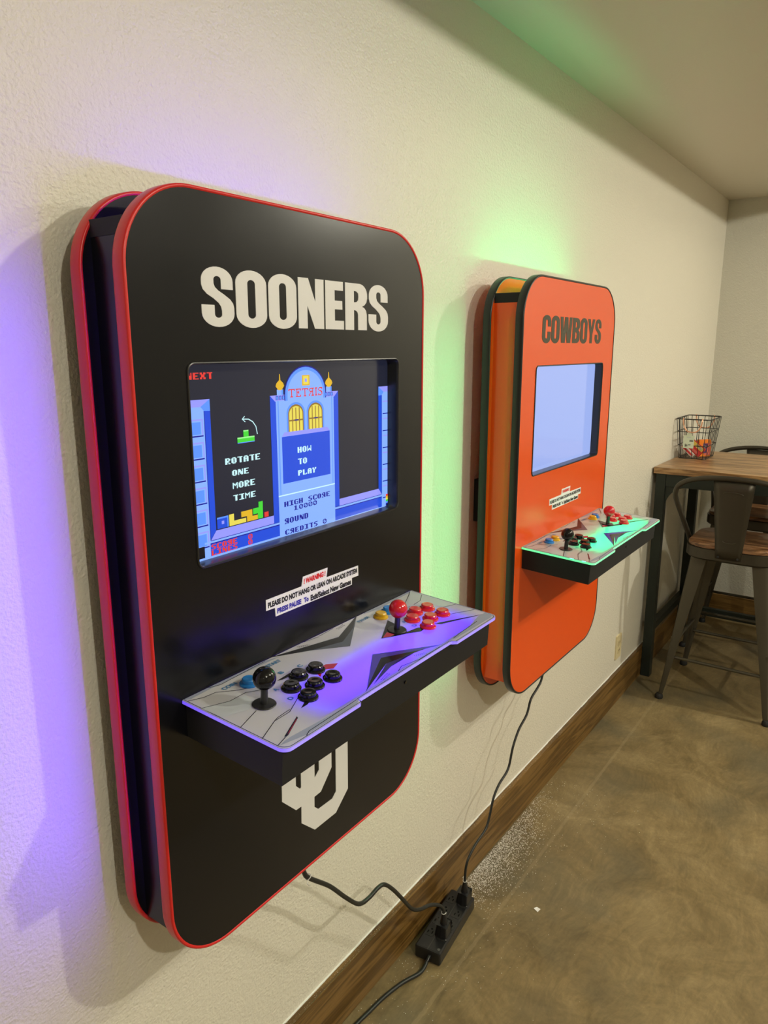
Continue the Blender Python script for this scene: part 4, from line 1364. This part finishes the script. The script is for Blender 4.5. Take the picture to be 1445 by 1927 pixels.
for i in range(5):
    s_ = -0.8 + 1.6 * i / 4
    m = MB()
    m.tube([(-TXH, TYH * s_, BHH), (-BX, BY * s_, 0.003), (BX, BY * s_, 0.003), (TXH, TYH * s_, BHH)], 0.0017, WIRE, 6); m.build('wire', bk)
for sx in (-1, 1):
    m = MB()
    m.tube(smooth_path([(sx * TXH, -0.045, BHH + 0.004), (sx * (TXH + 0.006), -0.045, BHH - 0.01), (sx * (TXH + 0.004), -0.038, BHH - 0.040), (sx * (TXH + 0.002), -0.018, BHH - 0.062), (sx * (TXH + 0.002), 0.018, BHH - 0.062), (sx * (TXH + 0.004), 0.038, BHH - 0.040), (sx * (TXH + 0.006), 0.045, BHH - 0.01), (sx * TXH, 0.045, BHH + 0.004)], 5), 0.0034, COPPER, 8)
    m.build('handle', bk, smooth=True)
TAGM = plain('pale_green_tag', (0.62, 0.70, 0.55), 0.6)
m = MB(); m.box(-0.0006, -0.026, -0.032, 0.0006, 0.026, 0.032, TAGM); m.box(-0.0006, -0.014, 0.032, 0.0006, 0.014, 0.044, TAGM)
tg = m.build('price_tag', bk); tg.location = (-TXH - 0.004, 0.012, 0.092); tg.rotation_euler = (0, math.radians(8), 0)
m = MB()
m.tube([(0, 0, 0.042), (0.004, 0.0, 0.075)], 0.0007, WIRE, 5); m.build('tag_string', tg)
def tagtext(body, y0, y1, z0, z1, mat):
    m = MB(); put_text(m, body, lambda a, b: (-0.0009, y0 + (y1 - y0) * a, z0 + (z1 - z0) * b), mat, 0.02)
    m.build('tag_print', tg)
tagtext('$6', 0.017, 0.003, -0.026, -0.011, INK_BLACK)
m = MB()
for k in range(2):                                   # cents, too small to read
    y = -0.001 - 0.0055 * k
    m.add([(-0.0009, y, -0.018), (-0.0009, y - 0.004, -0.018), (-0.0009, y - 0.004, -0.012), (-0.0009, y, -0.012)], [(0, 1, 2, 3)], ART_SLATE)
m.build('tag_print', tg)
m = MB()
for k in range(9):
    m.add([(-0.0009, -0.004 - 0.002 * k, 0.000), (-0.0009, -0.0052 - 0.002 * k, 0.000), (-0.0009, -0.0052 - 0.002 * k, 0.010), (-0.0009, -0.004 - 0.002 * k, 0.010)], [(0, 1, 2, 3)], INK_BLACK)
m.add([(-0.0009, 0.010, 0.020), (-0.0009, -0.010, 0.020), (-0.0009, -0.010, 0.023), (-0.0009, 0.010, 0.023)], [(0, 1, 2, 3)], ART_GREY)
m.build('tag_print', tg)

CRED = plain('candy_red', (0.60, 0.03, 0.03), 0.35)
CYEL = plain('candy_yellow', (0.80, 0.55, 0.10), 0.35)
CWHI = plain('candy_white', (0.75, 0.70, 0.66), 0.35)
CORG = plain('candy_orange', (0.80, 0.22, 0.02), 0.35)
CPUR = plain('candy_purple', (0.16, 0.10, 0.26), 0.35)
CPIN = plain('candy_pink', (0.75, 0.16, 0.13), 0.35)
def candy(name, label, loc, rot, dims, main, patches):
    r = tag(empty(name, loc), label, 'candy box', 'candy boxes in the basket')
    r.rotation_euler = rot
    hx, hy, hz = dims
    m = MB(); m.box(-hx, -hy, -hz, hx, hy, hz, main); m.build('carton', r, bevel=0.0008)
    for (y0, z0, y1, z1, mt) in patches:
        m = MB()
        x = -hx - 0.0004
        m.add([(x, y0 * hy, z0 * hz), (x, y1 * hy, z0 * hz), (x, y1 * hy, z1 * hz), (x, y0 * hy, z1 * hz)], [(3, 2, 1, 0)], mt)
        m.build('printed_panel', r)
    return r
candy('candy_box', 'red and yellow candy box leaning in the middle of the wire basket', (3.425, -0.098, TZ + 0.0530), (math.radians(38), math.radians(10), 0), (0.009, 0.042, 0.026), CRED, [(-0.9, 0.1, 0.9, 0.85, CYEL), (-0.7, 0.3, 0.2, 0.75, CWHI), (-0.6, -0.8, 0.3, -0.35, CPIN)])
candy('candy_box', 'narrow white candy box with a red stripe tilted at the left of the basket', (3.400, -0.063, TZ + 0.0400), (math.radians(40), math.radians(8), 0), (0.007, 0.042, 0.010), CWHI, [(-0.9, -0.6, 0.8, 0.4, CRED)])
candy('candy_box', 'orange candy box standing upright at the right end of the basket', (3.480, -0.1240, TZ + 0.0490), (0, 0, math.radians(50)), (0.011, 0.036, 0.044), CORG, [(-0.9, -0.85, 0.05, 0.6, CPIN), (-0.35, -0.6, 0.35, 0.55, CPUR), (-0.1, -0.2, 0.25, 0.3, CWHI)])
